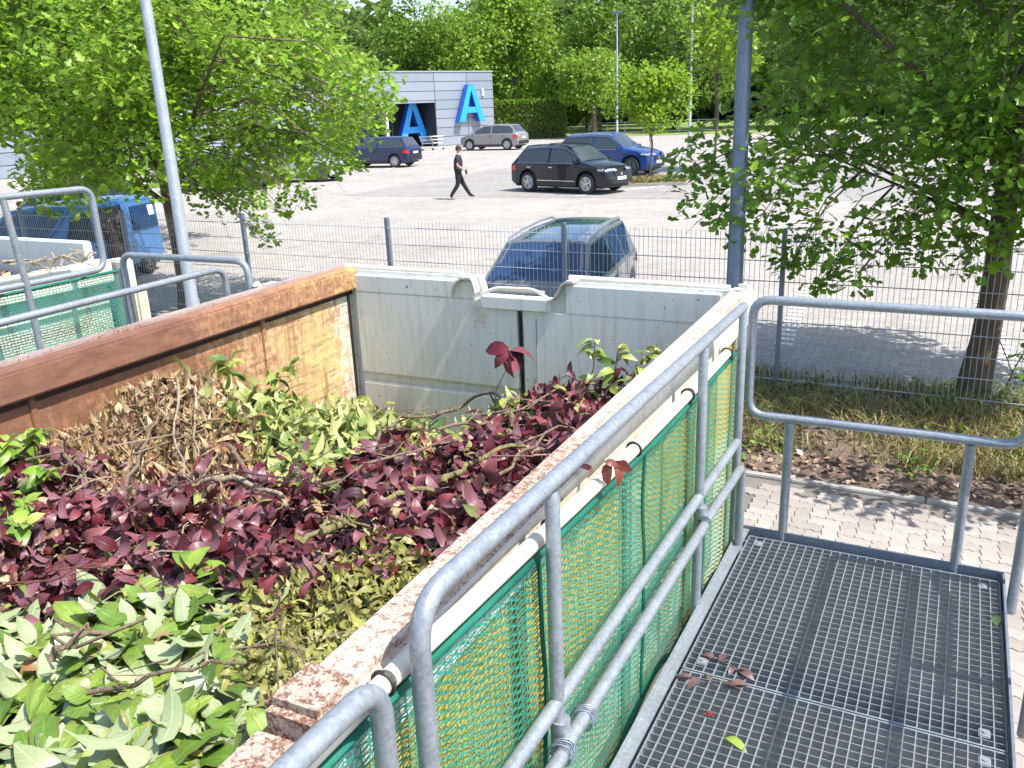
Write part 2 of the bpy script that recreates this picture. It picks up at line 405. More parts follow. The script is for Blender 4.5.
def to_mesh(name, mb, mat, smooth=None, off=(0, 0, 0), fix=True):
    me = bpy.data.meshes.new(name)
    o = Vector(off)
    me.from_pydata([Vector(v)-o for v in mb.v], [], mb.f)
    if fix:
        bm = bmesh.new(); bm.from_mesh(me); bmesh.ops.recalc_face_normals(bm, faces=bm.faces); bm.to_mesh(me); bm.free()
    me.materials.append(mat)
    if smooth:
        me.polygons.foreach_set('use_smooth', [True]*len(me.polygons)); me.set_sharp_from_angle(angle=R(smooth))
    me.update(); return me

def np_mesh(name, V, F, mat, smooth=False, lf=None):
    V = np.asarray(V, np.float32); F = np.asarray(F, np.int32); k = F.shape[1]
    me = bpy.data.meshes.new(name)
    me.vertices.add(len(V)); me.vertices.foreach_set('co', V.ravel())
    me.loops.add(F.size); me.loops.foreach_set('vertex_index', F.ravel())
    me.polygons.add(len(F)); me.polygons.foreach_set('loop_start', np.arange(0, F.size, k, dtype=np.int32))
    me.update(calc_edges=True); me.validate()
    if smooth: me.polygons.foreach_set('use_smooth', [True]*len(me.polygons))
    if lf is not None:
        a = me.attributes.new('leaf', 'FLOAT_VECTOR', 'POINT'); a.data.foreach_set('vector', np.asarray(lf, np.float32).ravel())
    me.materials.append(mat); return me

def link(name, data, parent=None, kind=None):
    o = bpy.data.objects.new(name, data); COL.objects.link(o)
    if parent is not None: o.parent = parent
    if kind: o['kind'] = kind
    return o
def thing(name, label, cat, loc=(0, 0, 0), rz=0, group=None):
    o = bpy.data.objects.new(name, None); COL.objects.link(o); o.location = loc; o.rotation_euler = (0, 0, rz)
    o.empty_display_size = .2
    o['label'] = label; o['category'] = cat
    if group: o['group'] = group
    return o
def tag(o, label, cat, group=None):
    o['label'] = label; o['category'] = cat
    if group: o['group'] = group
    return o
def part(name, mb, mat, parent, smooth=None, world=True, kind=None):
    off = (0, 0, 0)
    if world and parent is not None:
        p = parent
        off = Vector((0, 0, 0))
        while p is not None: off = off+p.location; p = p.parent
    return link(name, to_mesh(name, mb, M[mat] if isinstance(mat, str) else mat, smooth, off), parent, kind)
def structure(name, mb, mat, smooth=None):
    o = link(name, to_mesh(name, mb, M[mat], smooth)); o['kind'] = 'structure'; return o
def dup(root, loc=None, rz=None, **props):
    r = root.copy(); COL.objects.link(r)
    if loc is not None: r.location = loc
    if rz is not None: r.rotation_euler = (0, 0, rz)
    for k, v in props.items(): r[k] = v
    for ch in list(root.children):
        c = ch.copy(); COL.objects.link(c); c.parent = r
        for g in ch.children:
            d = g.copy(); COL.objects.link(d); d.parent = c
    return r
def arc(p0, corner, p1, rad, n=5):
    """points of a rounded corner between two segments"""
    c = Vector(corner); a = (Vector(p0)-c).normalized(); b = (Vector(p1)-c).normalized()
    A = c+a*rad; B = c+b*rad
    return [A*(1-t)**2+c*2*t*(1-t)+B*t*t for t in [i/n for i in range(n+1)]]
def bent(pts, rad, n=5, closed=False):
    pts = [Vector(p) for p in pts]; out = []
    m = len(pts)
    for i, p in enumerate(pts):
        if not closed and i in (0, m-1): out.append(p)
        else: out += arc(pts[i-1], p, pts[(i+1) % m], rad, n)
    return out

# ================================================================== SETTING
mb = MB().box(-900, 900, -200, 1500, -.6, -.024); structure('ground', mb, 'ground')
mb = MB().add([(-70, 9.6, -.012), (60, 9.6, -.012), (60, 82, -.012), (-70, 82, -.012)], [(0, 1, 2, 3)]); parking = structure('parking_lot', mb, 'lot')
mb = MB()
mb.add([(-21, 26.6, -.006), (8, 27.6, -.006), (8, 42, -.006), (-21, 41, -.006)], [(0, 1, 2, 3)])
bay = structure('parking_bay', mb, 'bay')
mb = MB().add([(-25, 26.55, -.002), (8, 27.55, -.002), (8, 27.72, -.002), (-25, 26.72, -.002)], [(0, 1, 2, 3)])
def strip(p, q, w):
    p = Vector((*p, 0)); q = Vector((*q, 0)); n = (q-p).normalized().cross(Vector((0, 0, 1)))*w/2
    return [p-n, q-n, q+n, p+n]
mk = MB()
for p, q in (((-11.75, 27.4), (-9.4, 31.9)), ((-14.2, 33.2), (-13.6, 37.5)), ((-7.6, 28), (-6.2, 33)), ((-26, 33.5), (-29.5, 45)), ((-31.5, 50), (-36, 60)), ((-21.5, 38), (-23.5, 45))):
    vs = [(v.x, v.y, .002) for v in strip(p, q, .12)]; mk.add(vs, [(0, 1, 2, 3)])
link('bay_marking', to_mesh('bay_marking', mk, M['marking']), bay)
# bay lines of alternate white stones in the near bays
wp = MB().bbox(-.11, .11, -.052, .052, -.05, .003, .006)
wpm = to_mesh('white_paver', wp, M['marking'])
for lx in (-1.95, .55):
    for i in range(16):
        o = link('white_paver', wpm, parking); o.location = (lx+.12-.08*i*.225, 10.9+i*.225*1.0, 0)
mb = MB().add([(-140, 84, 0), (60, 84, 0), (60, 160, .3), (-140, 160, .3)], [(0, 1, 2, 3)]); structure('lawn', mb, 'lawn')

# pavement of interlocking stones in front of the platform
mb = MB().add([(-12, -6, -.016), (9, -6, -.016), (9, 6.7, -.016), (-12, 6.7, -.016)], [(0, 1, 2, 3)])
pavement = structure('pavement', mb, 'sand')
U = .1125
def wavy(p, q):
    """zigzag side of one unit, same for every unit edge so that all stones fit"""
    p = Vector((*p, 0)); q = Vector((*q, 0)); d = q-p; n = Vector((-d.y, d.x, 0))
    return [p+d*t+n*a for t, a in ((0, 0), (.22, .03), (.36, .10), (.64, -.10), (.78, -.03))]
def paver_mesh(cells):
    """outline of two cells"""
    (w, h) = cells
    path = []
    for i in range(w): path.append(((i*U, 0), ((i+1)*U, 0), False))
    for j in range(h): path.append(((w*U, j*U), (w*U, (j+1)*U), False))
    for i in range(w, 0, -1): path.append((((i-1)*U, h*U), (i*U, h*U), True))
    for j in range(h, 0, -1): path.append(((0, (j-1)*U), (0, j*U), True))
    pts = []
    for p, q, rev in path:
        w_ = wavy(p, q)+[Vector((*q, 0))]
        if rev: w_ = w_[::-1]
        pts += w_[:-1]
    c = Vector((w*U/2, h*U/2, 0)); n = len(pts)
    def ring(s, z): 
        out = []
        for p in pts:
            d = p-c; L = d.length; out.append(c+d*((L-s)/L)+Vector((0, 0, z)))
        return [v-c for v in out]
    vs = ring(.0022, -.03)+ring(.0022, -.004)+ring(.006, 0)
    fs = [tuple(range(2*n, 3*n))]
    for k in range(2):
        for i in range(n): fs.append((k*n+i, k*n+(i+1) % n, (k+1)*n+(i+1) % n, (k+1)*n+i))
    return to_mesh('paver', MB().add(vs, fs), M['paver'])
pm_h, pm_v = paver_mesh((2, 1)), paver_mesh((1, 2))
npv = 0
def paver_visible(x, y):
    if y < 3.6: return .32 < x < 1.25
    return (-.85 - (y-4.3)*.22) < x < (.75+(6.7-y)*.02)
far_pv = MB()
for i in range(-26, 16):
    for j in range(10, 59):
        m = (i-j) % 4
        x, y = i*U+.03, j*U+.05
        if y > 6.55 or not (-2.4 < x < 1.5): continue
        if m == 0: me, cx, cy = pm_h, x+U, y+U/2
        elif m == 3: me, cx, cy = pm_v, x+U/2, y+U
        else: continue
        if cy+U > 6.66: continue
        if not (paver_visible(cx, cy)): continue
        o = link('paver', me, pavement); o.location = (cx, cy, random.uniform(-.002, .002)); o.rotation_euler = (random.uniform(-.008, .008), random.uniform(-.008, .008), 0); npv += 1
for i in range(-3, 4):
    kb = MB().bbox(i*1.0-.996, i*1.0-.004, 6.69, 6.77, -.1, .012, .008)
    part('kerb_stone', kb, 'kerb', pavement)
# planting bed with the fence
def bedz(x, y):
    return .02+.10*math.exp(-((y-8.6)/1.0)**2)+.03*math.sin(x*2.3+y)*math.sin(y*3.1)
vs = []; fs = []; nx, ny = 80, 24
for i in range(nx+1):
    for j in range(ny+1):
        x = -17+i*23/nx; y = 6.775+j*2.5/ny
        e = min(1, j/3)*min(1, (ny-j)/3)
        vs.append((x, y, bedz(x, y)*e-.006*(1-e)))
for i in range(nx):
    for j in range(ny): a = i*(ny+1)+j; fs.append((a, a+ny+1, a+ny+2, a+1))
structure('planting_bed', MB().add(vs, fs), 'soil', 180)

# ------------------------------------------------------------------ leaf geometry
def leaf_shape(L, W, n=4, fold=.25, curl=.2, tip=1.0, wav=0.0):
    """leaf along +x from the stem at the origin; returns verts, quad faces (with midrib crease)"""
    vs = []; fs = []
    for i in range(n+1):
        t = i/n
        w = W/2*(math.sin(math.pi*min(.999, max(.001, t**.85)))**.62) if 0 < i < n else 0.0006
        x = L*t; z = -curl*L*(t-.35)**2
        e = wav*W*math.sin(i*2.3)
        vs += [(x, w, z+fold*w+e), (x, 0, z), (x, -w, z+fold*w-e)]
    for i in range(n):
        a = 3*i; fs += [(a, a+1, a+4, a+3), (a+1, a+2, a+5, a+4)]
    return np.array(vs), np.array(fs)
def leaf_uv(sv):
    """position on the leaf: 0..1 along, -1..1 across"""
    L = sv[:, 0].max(); W = np.abs(sv[:, 1]).max()
    return np.stack([sv[:, 0]/L, sv[:, 1]/W, 0*sv[:, 0]], 1)
def rotmats(yaw, pitch, roll):
    cy, sy, cp, sp, cr, sr = np.cos(yaw), np.sin(yaw), np.cos(pitch), np.sin(pitch), np.cos(roll), np.sin(roll)
    Rm = np.empty((len(yaw), 3, 3))
    Rm[:, 0, 0] = cy*cp; Rm[:, 0, 1] = cy*sp*sr-sy*cr; Rm[:, 0, 2] = cy*sp*cr+sy*sr
    Rm[:, 1, 0] = sy*cp; Rm[:, 1, 1] = sy*sp*sr+cy*cr; Rm[:, 1, 2] = sy*sp*cr-cy*sr
    Rm[:, 2, 0] = -sp; Rm[:, 2, 1] = cp*sr; Rm[:, 2, 2] = cp*cr
    return Rm
def scatter(shapes, pos, Rm, sc, want_local=False):
    """instances of several leaf shapes merged into one array mesh"""
    n = len(pos); V = []; F = []; A = []; off = 0
    pick = rng.integers(0, len(shapes), n)
    for k, (sv, sf) in enumerate(shapes):
        ix = np.where(pick == k)[0]
        if not len(ix): continue
        v = np.einsum('nij,mj->nmi', Rm[ix], sv)*sc[ix, None, None]+pos[ix, None, :]
        f = sf[None]+(np.arange(len(ix))*len(sv))[:, None, None]+off
        off += len(ix)*len(sv); V.append(v.reshape(-1, 3)); F.append(f.reshape(-1, sf.shape[1]))
        if want_local: A.append(np.tile(leaf_uv(sv), (len(ix), 1)))
    if want_local: return np.concatenate(V), np.concatenate(F), np.concatenate(A)
    return np.concatenate(V), np.concatenate(F)

# ------------------------------------------------------------------ trees
def oak_leaf():
    out = [(0, .015), (.36, .26), (.5, .17), (.75, .36), (1, .03)]
    vs = []; 
    for (x, y) in out: vs += [(x, y, .18*y), (x, 0, -.12*(x-.4)**2), (x, -y, .18*y)]
    fs = []
    for i in range(len(out)-1):
        a = 3*i; fs += [(a, a+1, a+4, a+3), (a+1, a+2, a+5, a+4)]
    return np.array(vs), np.array(fs)
def simple_leaf():
    vs = np.array([(0, 0, 0), (.5, .32, .06), (1, 0, -.05), (.5, -.32, .06)]); return vs, np.array([(0, 1, 2, 3)])
OAK = [oak_leaf()]
def crown_points(clusters, per, spread, flat=.75):
    C = np.array([c[:3] for c in clusters]); rad = np.array([c[3] for c in clusters])
    cnt = np.maximum(14, (per*(rad/.5)**1.7)).astype(int); n = int(cnt.sum())
    d = rng.normal(size=(n, 3)); d /= np.linalg.norm(d, axis=1)[:, None]
    r = rng.random(n)**.42
    rr = np.repeat(rad, cnt)
    p = np.repeat(C, cnt, 0)+d*(r*rr*1.08)[:, None]*np.array([1, 1, flat])
    return p, d
def oak(name, label, base, crown_c, crown_r, nclu, per, leaf, mat, trunk_r, group=None, lean=(0, 0), seed=1, extra=(), zmin=1.2, crad=(.36, .62), rise=0):
    rs = np.random.default_rng(seed)
    bx, by = base
    t = thing(name, label, 'tree', (bx, by, 0), 0, group)
    cl = []
    cc = np.array(crown_c, float); cr = np.array(crown_r, float)
    while len(cl) < nclu:
        d = rs.normal(size=3); d /= np.linalg.norm(d)
        q = cc+d*cr*(rs.random()**.33)
        if rise and q[0] > bx+3.75-1.0*max(0, q[2]-3.1): continue
        if q[2] < zmin+.42*max(0, q[0]-cc[0]-.8)*rise: continue
        cl.append((*q, rs.uniform(*crad)))
    cl += list(extra)
    # trunk and limbs
    th = cc[2]+cr[2]*.45
    n = 9; pts = []; rad = []
    for i in range(n):
        f = i/(n-1); z = th*f
        pts.append((bx+lean[0]*f+.04*math.sin(3*f*math.pi), by+lean[1]*f+.03*math.cos(2*f*math.pi), z)); rad.append(trunk_r*(1-.72*f)+(.25*trunk_r*math.exp(-z*4)))
    part('trunk', MB().tube(pts, rad, 14), 'bark', t, 60)
    lm = MB()
    trunk_at = lambda z: Vector((bx+lean[0]*z/th, by+lean[1]*z/th, z))
    main = []
    order = sorted(cl[:nclu], key=lambda c: rs.random())[:16]
    for c in order:
        e = Vector(c[:3]); h = math.hypot(e.x-bx, e.y-by)
        z0 = min(th*.97, max(1.75, e.z-.75*h-rs.uniform(-.2, .6)))
        s_ = trunk_at(z0); mid = s_.lerp(e, .5)+Vector((rs.normal()*.15, rs.normal()*.15, rs.normal()*.1+.1*h))
        us = [i/6 for i in range(7)]; pp = [s_*(1-u)**2+mid*2*u*(1-u)+e*u*u for u in us]
        r0 = .008+.0085*(e-s_).length
        lm.tube(pp, [r0*(1-.8*u) for u in us], 7); main += pp[2:]
    for c in cl:
        e = Vector(c[:3]); a_ = min(main, key=lambda q: (q-e).length+.4*max(0, q.z-e.z))
        L_ = (e-a_).length; mid = a_.lerp(e, .5)+Vector((rs.normal()*.08, rs.normal()*.08, .1*L_))
        r0 = .003+.006*L_
        lm.tube([a_, a_.lerp(mid, .6), mid, mid.lerp(e, .6), e], [r0, r0*.8, r0*.65, r0*.5, .004], 5)
        for k in range(4):
            b_ = e+Vector(rs.normal(size=3))*c[3]*.6; lm.tube([mid.lerp(e, k/4), b_], [.0035, .002], 3)
    part('limbs', lm, 'bark', t, 60)
    p, d = crown_points(cl, per, 0)
    keep = p[:, 2] > zmin-.85
    p, d = p[keep], d[keep]
    n = len(p)
    yaw = np.arctan2(d[:, 1], d[:, 0])+rng.normal(0, .9, n); pitch = rng.normal(.25, .5, n); roll = rng.normal(0, .6, n)
    V, F = scatter(OAK, p, rotmats(yaw, pitch, roll), leaf*rng.uniform(.6, 1.15, n))
    V = V-np.array([bx, by, 0])
    link('crown', np_mesh('crown', V, F, M[mat]), t, 'stuff')
    return t
# right oak in front of the lot
ex = [(-1.12, 8.45, 1.30, .16), (-.80, 8.4, 1.38, .18), (-1.42, 8.5, 1.42, .15), (-1.0, 8.45, 1.5, .2), (-2.25, 8.4, 2.0, .26), (-2.45, 8.6, 2.35, .25), (-1.35, 8.5, 1.6, .25), (-.6, 8.5, 1.6, .22), (-.3, 8.5, 1.55, .2), (-1.75, 8.6, 1.85, .42), (-1.0, 8.4, 1.8, .34), (-.5, 8.5, 1.85, .34), (-2.2, 8.8, 2.5, .42), (-.2, 8.4, 2.0, .42), (.5, 8.5, 1.9, .4), (.9, 8.5, 2.0, .45), (-1.9, 8.8, 2.2, .4), (.15, 8.5, 1.62, .3), (-1.5, 8.2, 2.3, .45), (1.1, 6.7, 2.4, .5), (1.9, 6.8, 2.5, .45)]
oak('oak_tree', 'dark leafy oak behind the mesh fence beside the green netting, at the right', (.27, 9.08), (.35, 9.7, 4.2), (2.8, 2.2, 2.7), 200, 190, .118, 'oak_dark', .14, None, (.25, 0), 3, ex, 1.9)
# left oak
ex = [(-8.85, 9.1, 1.85, .25), (-8.68, 9.1, 1.6, .17), (-8.6, 9.1, 1.42, .13), (-8.5, 9.1, 1.3, .10), (-8.2, 9.1, 1.75, .14), (-9.2, 9.1, 1.95, .5), (-7.4, 9.2, 2.5, .4), (-7.0, 9.3, 2.85, .4), (-6.75, 9.3, 3.1, .4), (-6.7, 9.2, 3.4, .4), (-10.2, 8.6, 2.35, .45), (-11.2, 8.6, 2.5, .45), (-10.6, 8.8, 2.2, .35), (-7.8, 9.0, 2.25, .35), (-7.1, 9.2, 2.35, .2), (-8.1, 9.2, 1.9, .25), (-12.3, 8.7, 2.6, .45), (-13.2, 9.2, 2.1, .45), (-13.0, 9.4, 2.6, .5), (-12.5, 9.0, 2.3, .4), (-13.8, 9.6, 2.35, .5), (-14.0, 9.6, 1.9, .35)]
oak('oak_tree', 'sunlit bright green oak with its trunk beside the tilted lamp post', (-10.62, 9.3), (-10.25, 9.3, 3.9), (3.15, 2.9, 2.6), 225, 185, .118, 'oak', .13, None, (.1, 0), 5, ex, 2.1, (.36, .62), 1)
oak('oak_tree', 'oak at the left edge of the picture above the blue van', (-19.5, 14.2), (-18.6, 13.6, 4.6), (4.4, 4.0, 3.0), 100, 78, .22, 'oak', .14, None, (0, 0), 9, [], 3.0, (.55, .85))

def bg_tree(name, label, base, h, w, mat, n=5200, size=.42, group=None, z0=1.5, seed=0, shape=1.0, trunk=.25, nb=34, bark_='bark_grey'):
    if h > 10: h *= 1.12; w *= 1.12; n = int(n*1.2)
    rs = np.random.default_rng(seed); bx, by, bz = base
    t = thing(name, label, 'tree', base, 0, group)
    th = h*.8
    part('trunk', MB().tube([(bx, by, bz-.2), (bx+.1, by, bz+th*.4), (bx-.1, by, bz+th*.75), (bx, by, bz+th)], [trunk, trunk*.75, trunk*.4, .05], 9), bark_, t, 60)
    cl = []
    cz = (h+z0)/2; rz = (h-z0)/2
    while len(cl) < nb:
        d = rs.normal(size=3); d /= np.linalg.norm(d); q = d*(rs.random()**.4)*np.array([w/2*.8, w/2*.8, rz*.85])
        f = 1-shape*max(0, q[2]/rz)*.45
        q[0] *= f; q[1] *= f
        cl.append((bx+q[0], by+q[1], bz+cz+q[2], rs.uniform(.16, .27)*w*.75))
    lm = MB()
    for c in cl[::2]:
        e = Vector(c[:3]); s = Vector((bx, by, bz+max(z0*.6, min(th*.9, (e.z-bz)*.6)))); lm.tube([s, s.lerp(e, .5)+Vector((0, 0, .2)), e], [trunk*.3, trunk*.18, .03], 5)
    part('limbs', lm, bark_, t, 60)
    per = n//nb
    C = np.array([c[:3] for c in cl]); rad = np.array([c[3] for c in cl])
    d = rng.normal(size=(nb*per, 3)); d /= np.linalg.norm(d, axis=1)[:, None]
    p = np.repeat(C, per, 0)+d*(np.repeat(rad, per)*(.72+.33*rng.random(nb*per)))[:, None]*np.array([1, 1, .85])
    m = len(p); yaw = np.arctan2(d[:, 1], d[:, 0])+rng.normal(0, .6, m); pitch = np.arcsin(np.clip(-d[:, 2], -1, 1))*.2+rng.normal(.3, .5, m); roll = rng.normal(0, .6, m)
    V, F = scatter([simple_leaf()], p, rotmats(yaw, pitch, roll), size*rng.uniform(.6, 1.3, m))
    link('crown', np_mesh('crown', V-np.array(base), F, M[mat]), t, 'stuff')
    return t

# ================================================================== BUILDING AND FAR THINGS
B0 = (-37.614, 69.866, 0); BRZ = math.atan2(-.942, -.335)
bld = thing('shop_building', 'low grey metal clad shop with a dark recessed entrance and blue letters', 'building', B0, BRZ)
def lpart(name, mb, mat, parent, smooth=None, kind=None):
    return link(name, to_mesh(name, mb, M[mat], smooth), parent, kind)
BH = 5.87; RU0, RU1 = 6.5, 17.5
lpart('wall', MB().box(.05, RU0, -14, -.08, 0, BH-.02).box(RU0, RU1, -14, -3.6, 0, BH-.02).box(RU0, RU1, -3.6, -.08, 3.5, BH-.02).box(RU1, 46, -14, -.08, 0, BH-.02), 'clad_joint', bld)
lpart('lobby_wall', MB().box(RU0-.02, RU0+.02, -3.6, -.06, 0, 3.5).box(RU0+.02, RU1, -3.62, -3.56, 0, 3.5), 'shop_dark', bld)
lpart('roof', MB().box(-.05, 46.1, -14.1, .06, BH, BH+.10), 'roof_edge', bld)
rows = [i*BH/8 for i in range(9)]
cols = [0, 3.0, 6.5, 11.6, 17.5, 23, 29, 35, 41, 46]
for ci in range(len(cols)-1):
    for ri in range(8):
        z0, z1 = rows[ri]+.02, rows[ri+1]-.02
        u0, u1 = cols[ci]+.025, cols[ci+1]-.025
        if u0 > RU0-.1 and u1 < RU1+.1:
            if z1 < 3.5: continue
            z0 = max(z0, 3.5)
        if ci == 0: u0 = 0
        lpart('panel', MB().bbox(u0, u1, -.08, 0, z0, z1, .01), 'cladding', bld)
for k in range(3):
    w = lpart('window', MB().box(8.5+k*2.6, 11+k*2.6, -3.56, -3.5, .1, 2.9), 'roof_edge', bld)
    lpart('pane', MB().box(8.58+k*2.6, 10.92+k*2.6, -3.5, -3.47, .2, 2.8), 'glass_blue', w)
lpart('column', MB().box(11.3, 11.5, -.3, -.1, 0, 3.5), 'white', bld)
lpart('wall_lamp', MB().bbox(1.15, 1.4, 0, .15, 3.9, 4.5, .03), 'white', bld)
def letter(name, label, u, z, wdt, hgt, dep, y0, group=None):
    t = thing(name, label, 'letter', B0, BRZ)
    hw = wdt/2; b = hgt*.22; ap = hgt*.10
    # front strokes (light) over a deeper body (dark blue), open counter
    L = [(-hw, 0), (-hw+b, 0), (-ap*.1+.02, hgt*.86), (ap, hgt), (-ap, hgt)]
    Rr = [(hw-b, 0), (hw, 0), (ap+.01, hgt-.01), (-.0, hgt*.99), (-ap*.1+.03, hgt*.86)]
    def bar(y): 
        return [(-hw*.74, hgt*.24), (hw*.74, hgt*.24), (hw*.62, hgt*.40), (-hw*.62, hgt*.40)]
    # local x runs to the left in the picture, so mirror
    def mir(p): return [(u-x, z+q) for x, q in p]
    for i, P in enumerate((L, Rr)):
        lpart('stroke', MB().prism(mir(P), 'y', y0+.02+i*.004, y0+dep), 'letter_side', t)
        lpart('face', MB().prism([(u+(x-u)*.97, z+hgt*.5+(q-z-hgt*.5)*.98) for x, q in mir(P)], 'y', y0+dep+.002, y0+dep+.035+i*.004), 'letter_face', t)
    lpart('crossbar', MB().prism(mir(bar(0)), 'y', y0+.06, y0+dep-.03), 'letter_side', t)
    lpart('face', MB().prism(mir([(x*.96, q) for x, q in bar(0)]), 'y', y0+dep-.028, y0+dep+.01), 'letter_face', t)
    return t
letter('blue_letter', 'big blue letter A mounted on the sunlit cladding', 3.05, 1.85, 3.0, 3.0, .5, .12)
letter('blue_letter', 'shaded blue letter A standing in the dark entrance', 7.75, .35, 3.2, 3.2, .5, -2.0)
# trolley by the entrance
def trolley(name, label, loc, rz):
    t = thing(name, label, 'shopping cart', loc, rz)
    b = MB(); r = .012
    for z, w, l in ((.5, .22, .36), (.75, .26, .44), (1.0, .29, .5)):
        b.tube([(-l, -w, z), (l, -w*.8, z), (l, w*.8, z), (-l, w, z)], r, 5, closed=True)
    for k in range(7):
        f = -1+k/3
        for s in (-1, 1): b.tube([(f*.36, s*.22*(1-.1*(f+1)), .5), (f*.5, s*.29*(1-.1*(f+1)), 1.0)], .007, 4)
    lpart('basket', b, 'alloy', t, 60)
    lpart('frame', MB().tube(bent([(.42, -.2, .12), (-.4, -.25, .15), (-.36, -.22, .5), (-.55, -.28, 1.05), (-.55, .28, 1.05), (-.36, .22, .5), (-.4, .25, .15), (.42, .2, .12)], .05), .016, 6), 'alloy', t, 60)
    for x, y in ((.4, .2), (.4, -.2), (-.38, .25), (-.38, -.25)):
        lpart('wheel', MB().lathe([(.0, -.02), (.07, -.02), (.07, .02), (0, .02)], (x, y, .07), 'y', 12), 'tyre', t)
    return t
tr = trolley('shopping_cart', 'wire shopping cart nearest the parked blue hatchback at the entrance', (-36.9, 57.6, 0), .5)
dup(tr, (-36.6, 58.6, 0), .7, label='wire shopping cart behind the first one, nearer the grey clad wall')

bg_tree('background_tree', 'broad dark bronze tree rising behind the left oak and shop roof', (-65, 82.4, 0), 14.2, 13, 'bg_c', 6500, .5, None, .4, 1, .3)
bg_tree('background_tree', 'tall conical green tree behind the shop roof', (-52.4, 79.2, 0), 14.6, 8.5, 'bg_a', 5500, .42, None, .5, 2, 1.0)
bg_tree('background_tree', 'pale bushy tree right above the shop roof corner', (-45.6, 79.1, 0), 12.6, 9, 'bg_b', 6000, .42, None, .5, 3, .6)
bg_tree('background_tree', 'tallest broad green tree beyond the right corner of the shop', (-43.0, 84.5, 0), 15.2, 11, 'bg_b', 8000, .45, None, .5, 4, .5)
bg_tree('background_tree', 'rounded weeping tree on the lawn behind the right end of the ivy hedge', (-30.6, 75.9, 0), 8.6, 7.6, 'bg_b', 6000, .34, None, 1.9, 5, .2)
bg_tree('background_tree', 'large mid green tree standing behind the weeping tree', (-35.2, 89, 0), 14, 10, 'bg_a', 6500, .45, None, .5, 6, .5)
bg_tree('background_tree', 'dark green tree in the gap left of the thin lamp post', (-39.5, 96, 0), 11, 9, 'bg_c', 4500, .5, None, .4, 7, .4)
bg_tree('background_tree', 'dark tree reaching the top edge right of the thin lamp post', (-33.8, 104, 0), 14.6, 12, 'bg_c', 5000, .55, None, .4, 8, .4)
lab = ['in the far row behind the young lot tree', 'in the far row left of the grey post', 'in the far row behind the grey post', 'in the far row seen through the left side of the dark oak', 'in the far row behind the middle of the dark oak', 'in the far row behind the trunk top of the dark oak', 'in the far row at the right edge of the picture']
for i, (x, y) in enumerate(((-28, 92), (-22, 86), (-16, 93), (-9, 86), (-3, 92), (4, 86), (12, 84))):
    bg_tree('background_tree', 'green tree '+lab[i], (x, y, 0), 12+(i*37 % 5), 10, ('bg_a', 'bg_c', 'bg_b')[i % 3], 3600, .55, None, .4, 20+i, .5)
lab2 = ['in the second far row beyond the ivy hedge', 'in the second far row above the shop corner', 'in the second far row above the entrance', 'in the second far row above the left end of the shop', 'far behind the left oak beside the bronze tree', 'far behind the crown of the left oak', 'far behind the blue van at the left edge']
for i, (x, y) in enumerate(((-47, 102), (-57, 99), (-69, 96), (-78, 90), (-80, 76), (-86, 62), (-90, 48))):
    bg_tree('background_tree', 'dense dark tree '+lab2[i], (x, y, 0), 12+(i*23 % 4), 13, ('bg_c', 'bg_a')[i % 2], 3600, .65, None, .4, 40+i, .3)
# distant wood closing the view
def wood():
    n = 30000
    th = rng.uniform(-1.35, .5, n); rr = rng.uniform(118, 150, n)
    P = np.stack([rr*np.sin(th), rr*np.cos(th), rng.random(n)**.8*(16.5+1.8*np.sin(th*14)+1.4*np.sin(th*37)+1.2*np.sin(th*71))], 1)
    V, F = scatter([simple_leaf()], P, rotmats(rng.uniform(0, 6.28, n), rng.normal(.3, .6, n), rng.normal(0, .7, n)), rng.uniform(1.6, 3.4, n))
    o = link('distant_wood', np_mesh('distant_wood', V, F, M['bg_c']), None, 'stuff')
    tag(o, 'dark mass of woodland closing the view behind all the trees', 'woodland')
wood()
# ivy hedge
def leafbox(name, label, cat, p, q, w, h, n, size, mat, extra=None, core=True):
    p, q = Vector((*p, 0)), Vector((*q, 0)); d = q-p; L = d.length; d.normalize(); nn = Vector((-d.y, d.x, 0))
    t = thing(name, label, cat, tuple((p+q)/2))
    cb = MB()
    if core: cb.obox((p+q)/2+Vector((0, 0, h*.46)), d, nn, (0, 0, 1), L/2-.15, w/2-.12, h*.46)
    if core: part('branches', cb, 'bark', t)
    u = rng.uniform(-L/2, L/2, n); face = rng.random(n)
    s = np.where(face < .38, -1, np.where(face < .76, 1, 0))
    v = np.where(s != 0, s*(w/2+rng.normal(0, .06, n)), rng.uniform(-w/2, w/2, n))
    z = np.where(s != 0, rng.uniform(0, h, n), h+rng.normal(.05, .12, n))
    P = np.array((p+q)/2)[None]+u[:, None]*np.array(d)+v[:, None]*np.array(nn)+np.stack([0*u, 0*u, z], 1)
    V, F = scatter([simple_leaf()], P, rotmats(rng.uniform(0, 6.28, n), rng.normal(.5, .5, n), rng.normal(0, .6, n)), size*rng.uniform(.6, 1.3, n))
    link('foliage', np_mesh('foliage', V-np.array((p+q)/2), F, M[mat]), t, 'stuff')
    return t
hd = leafbox('ivy_hedge', 'tall clipped ivy hedge beside the shop with bare stems showing', 'hedge', (-39.9, 74.0), (-33.9, 77.1), 1.0, 3.3, 9000, .24, 'hedge_leaf')
st = MB()
for k in range(42):
    f = (k+.5)/42; x = -39.9+6*f; y = 74.0+3.1*f
    x += .52*.46; y -= .52*.89
    st.tube([(x, y, 0), (x+random.uniform(-.05, .05), y, 1.0), (x+random.uniform(-.1, .1), y, random.uniform(1.3, 2.2))], .016, 4)
part('stem', st, 'twig_olive', hd, kind='stuff')
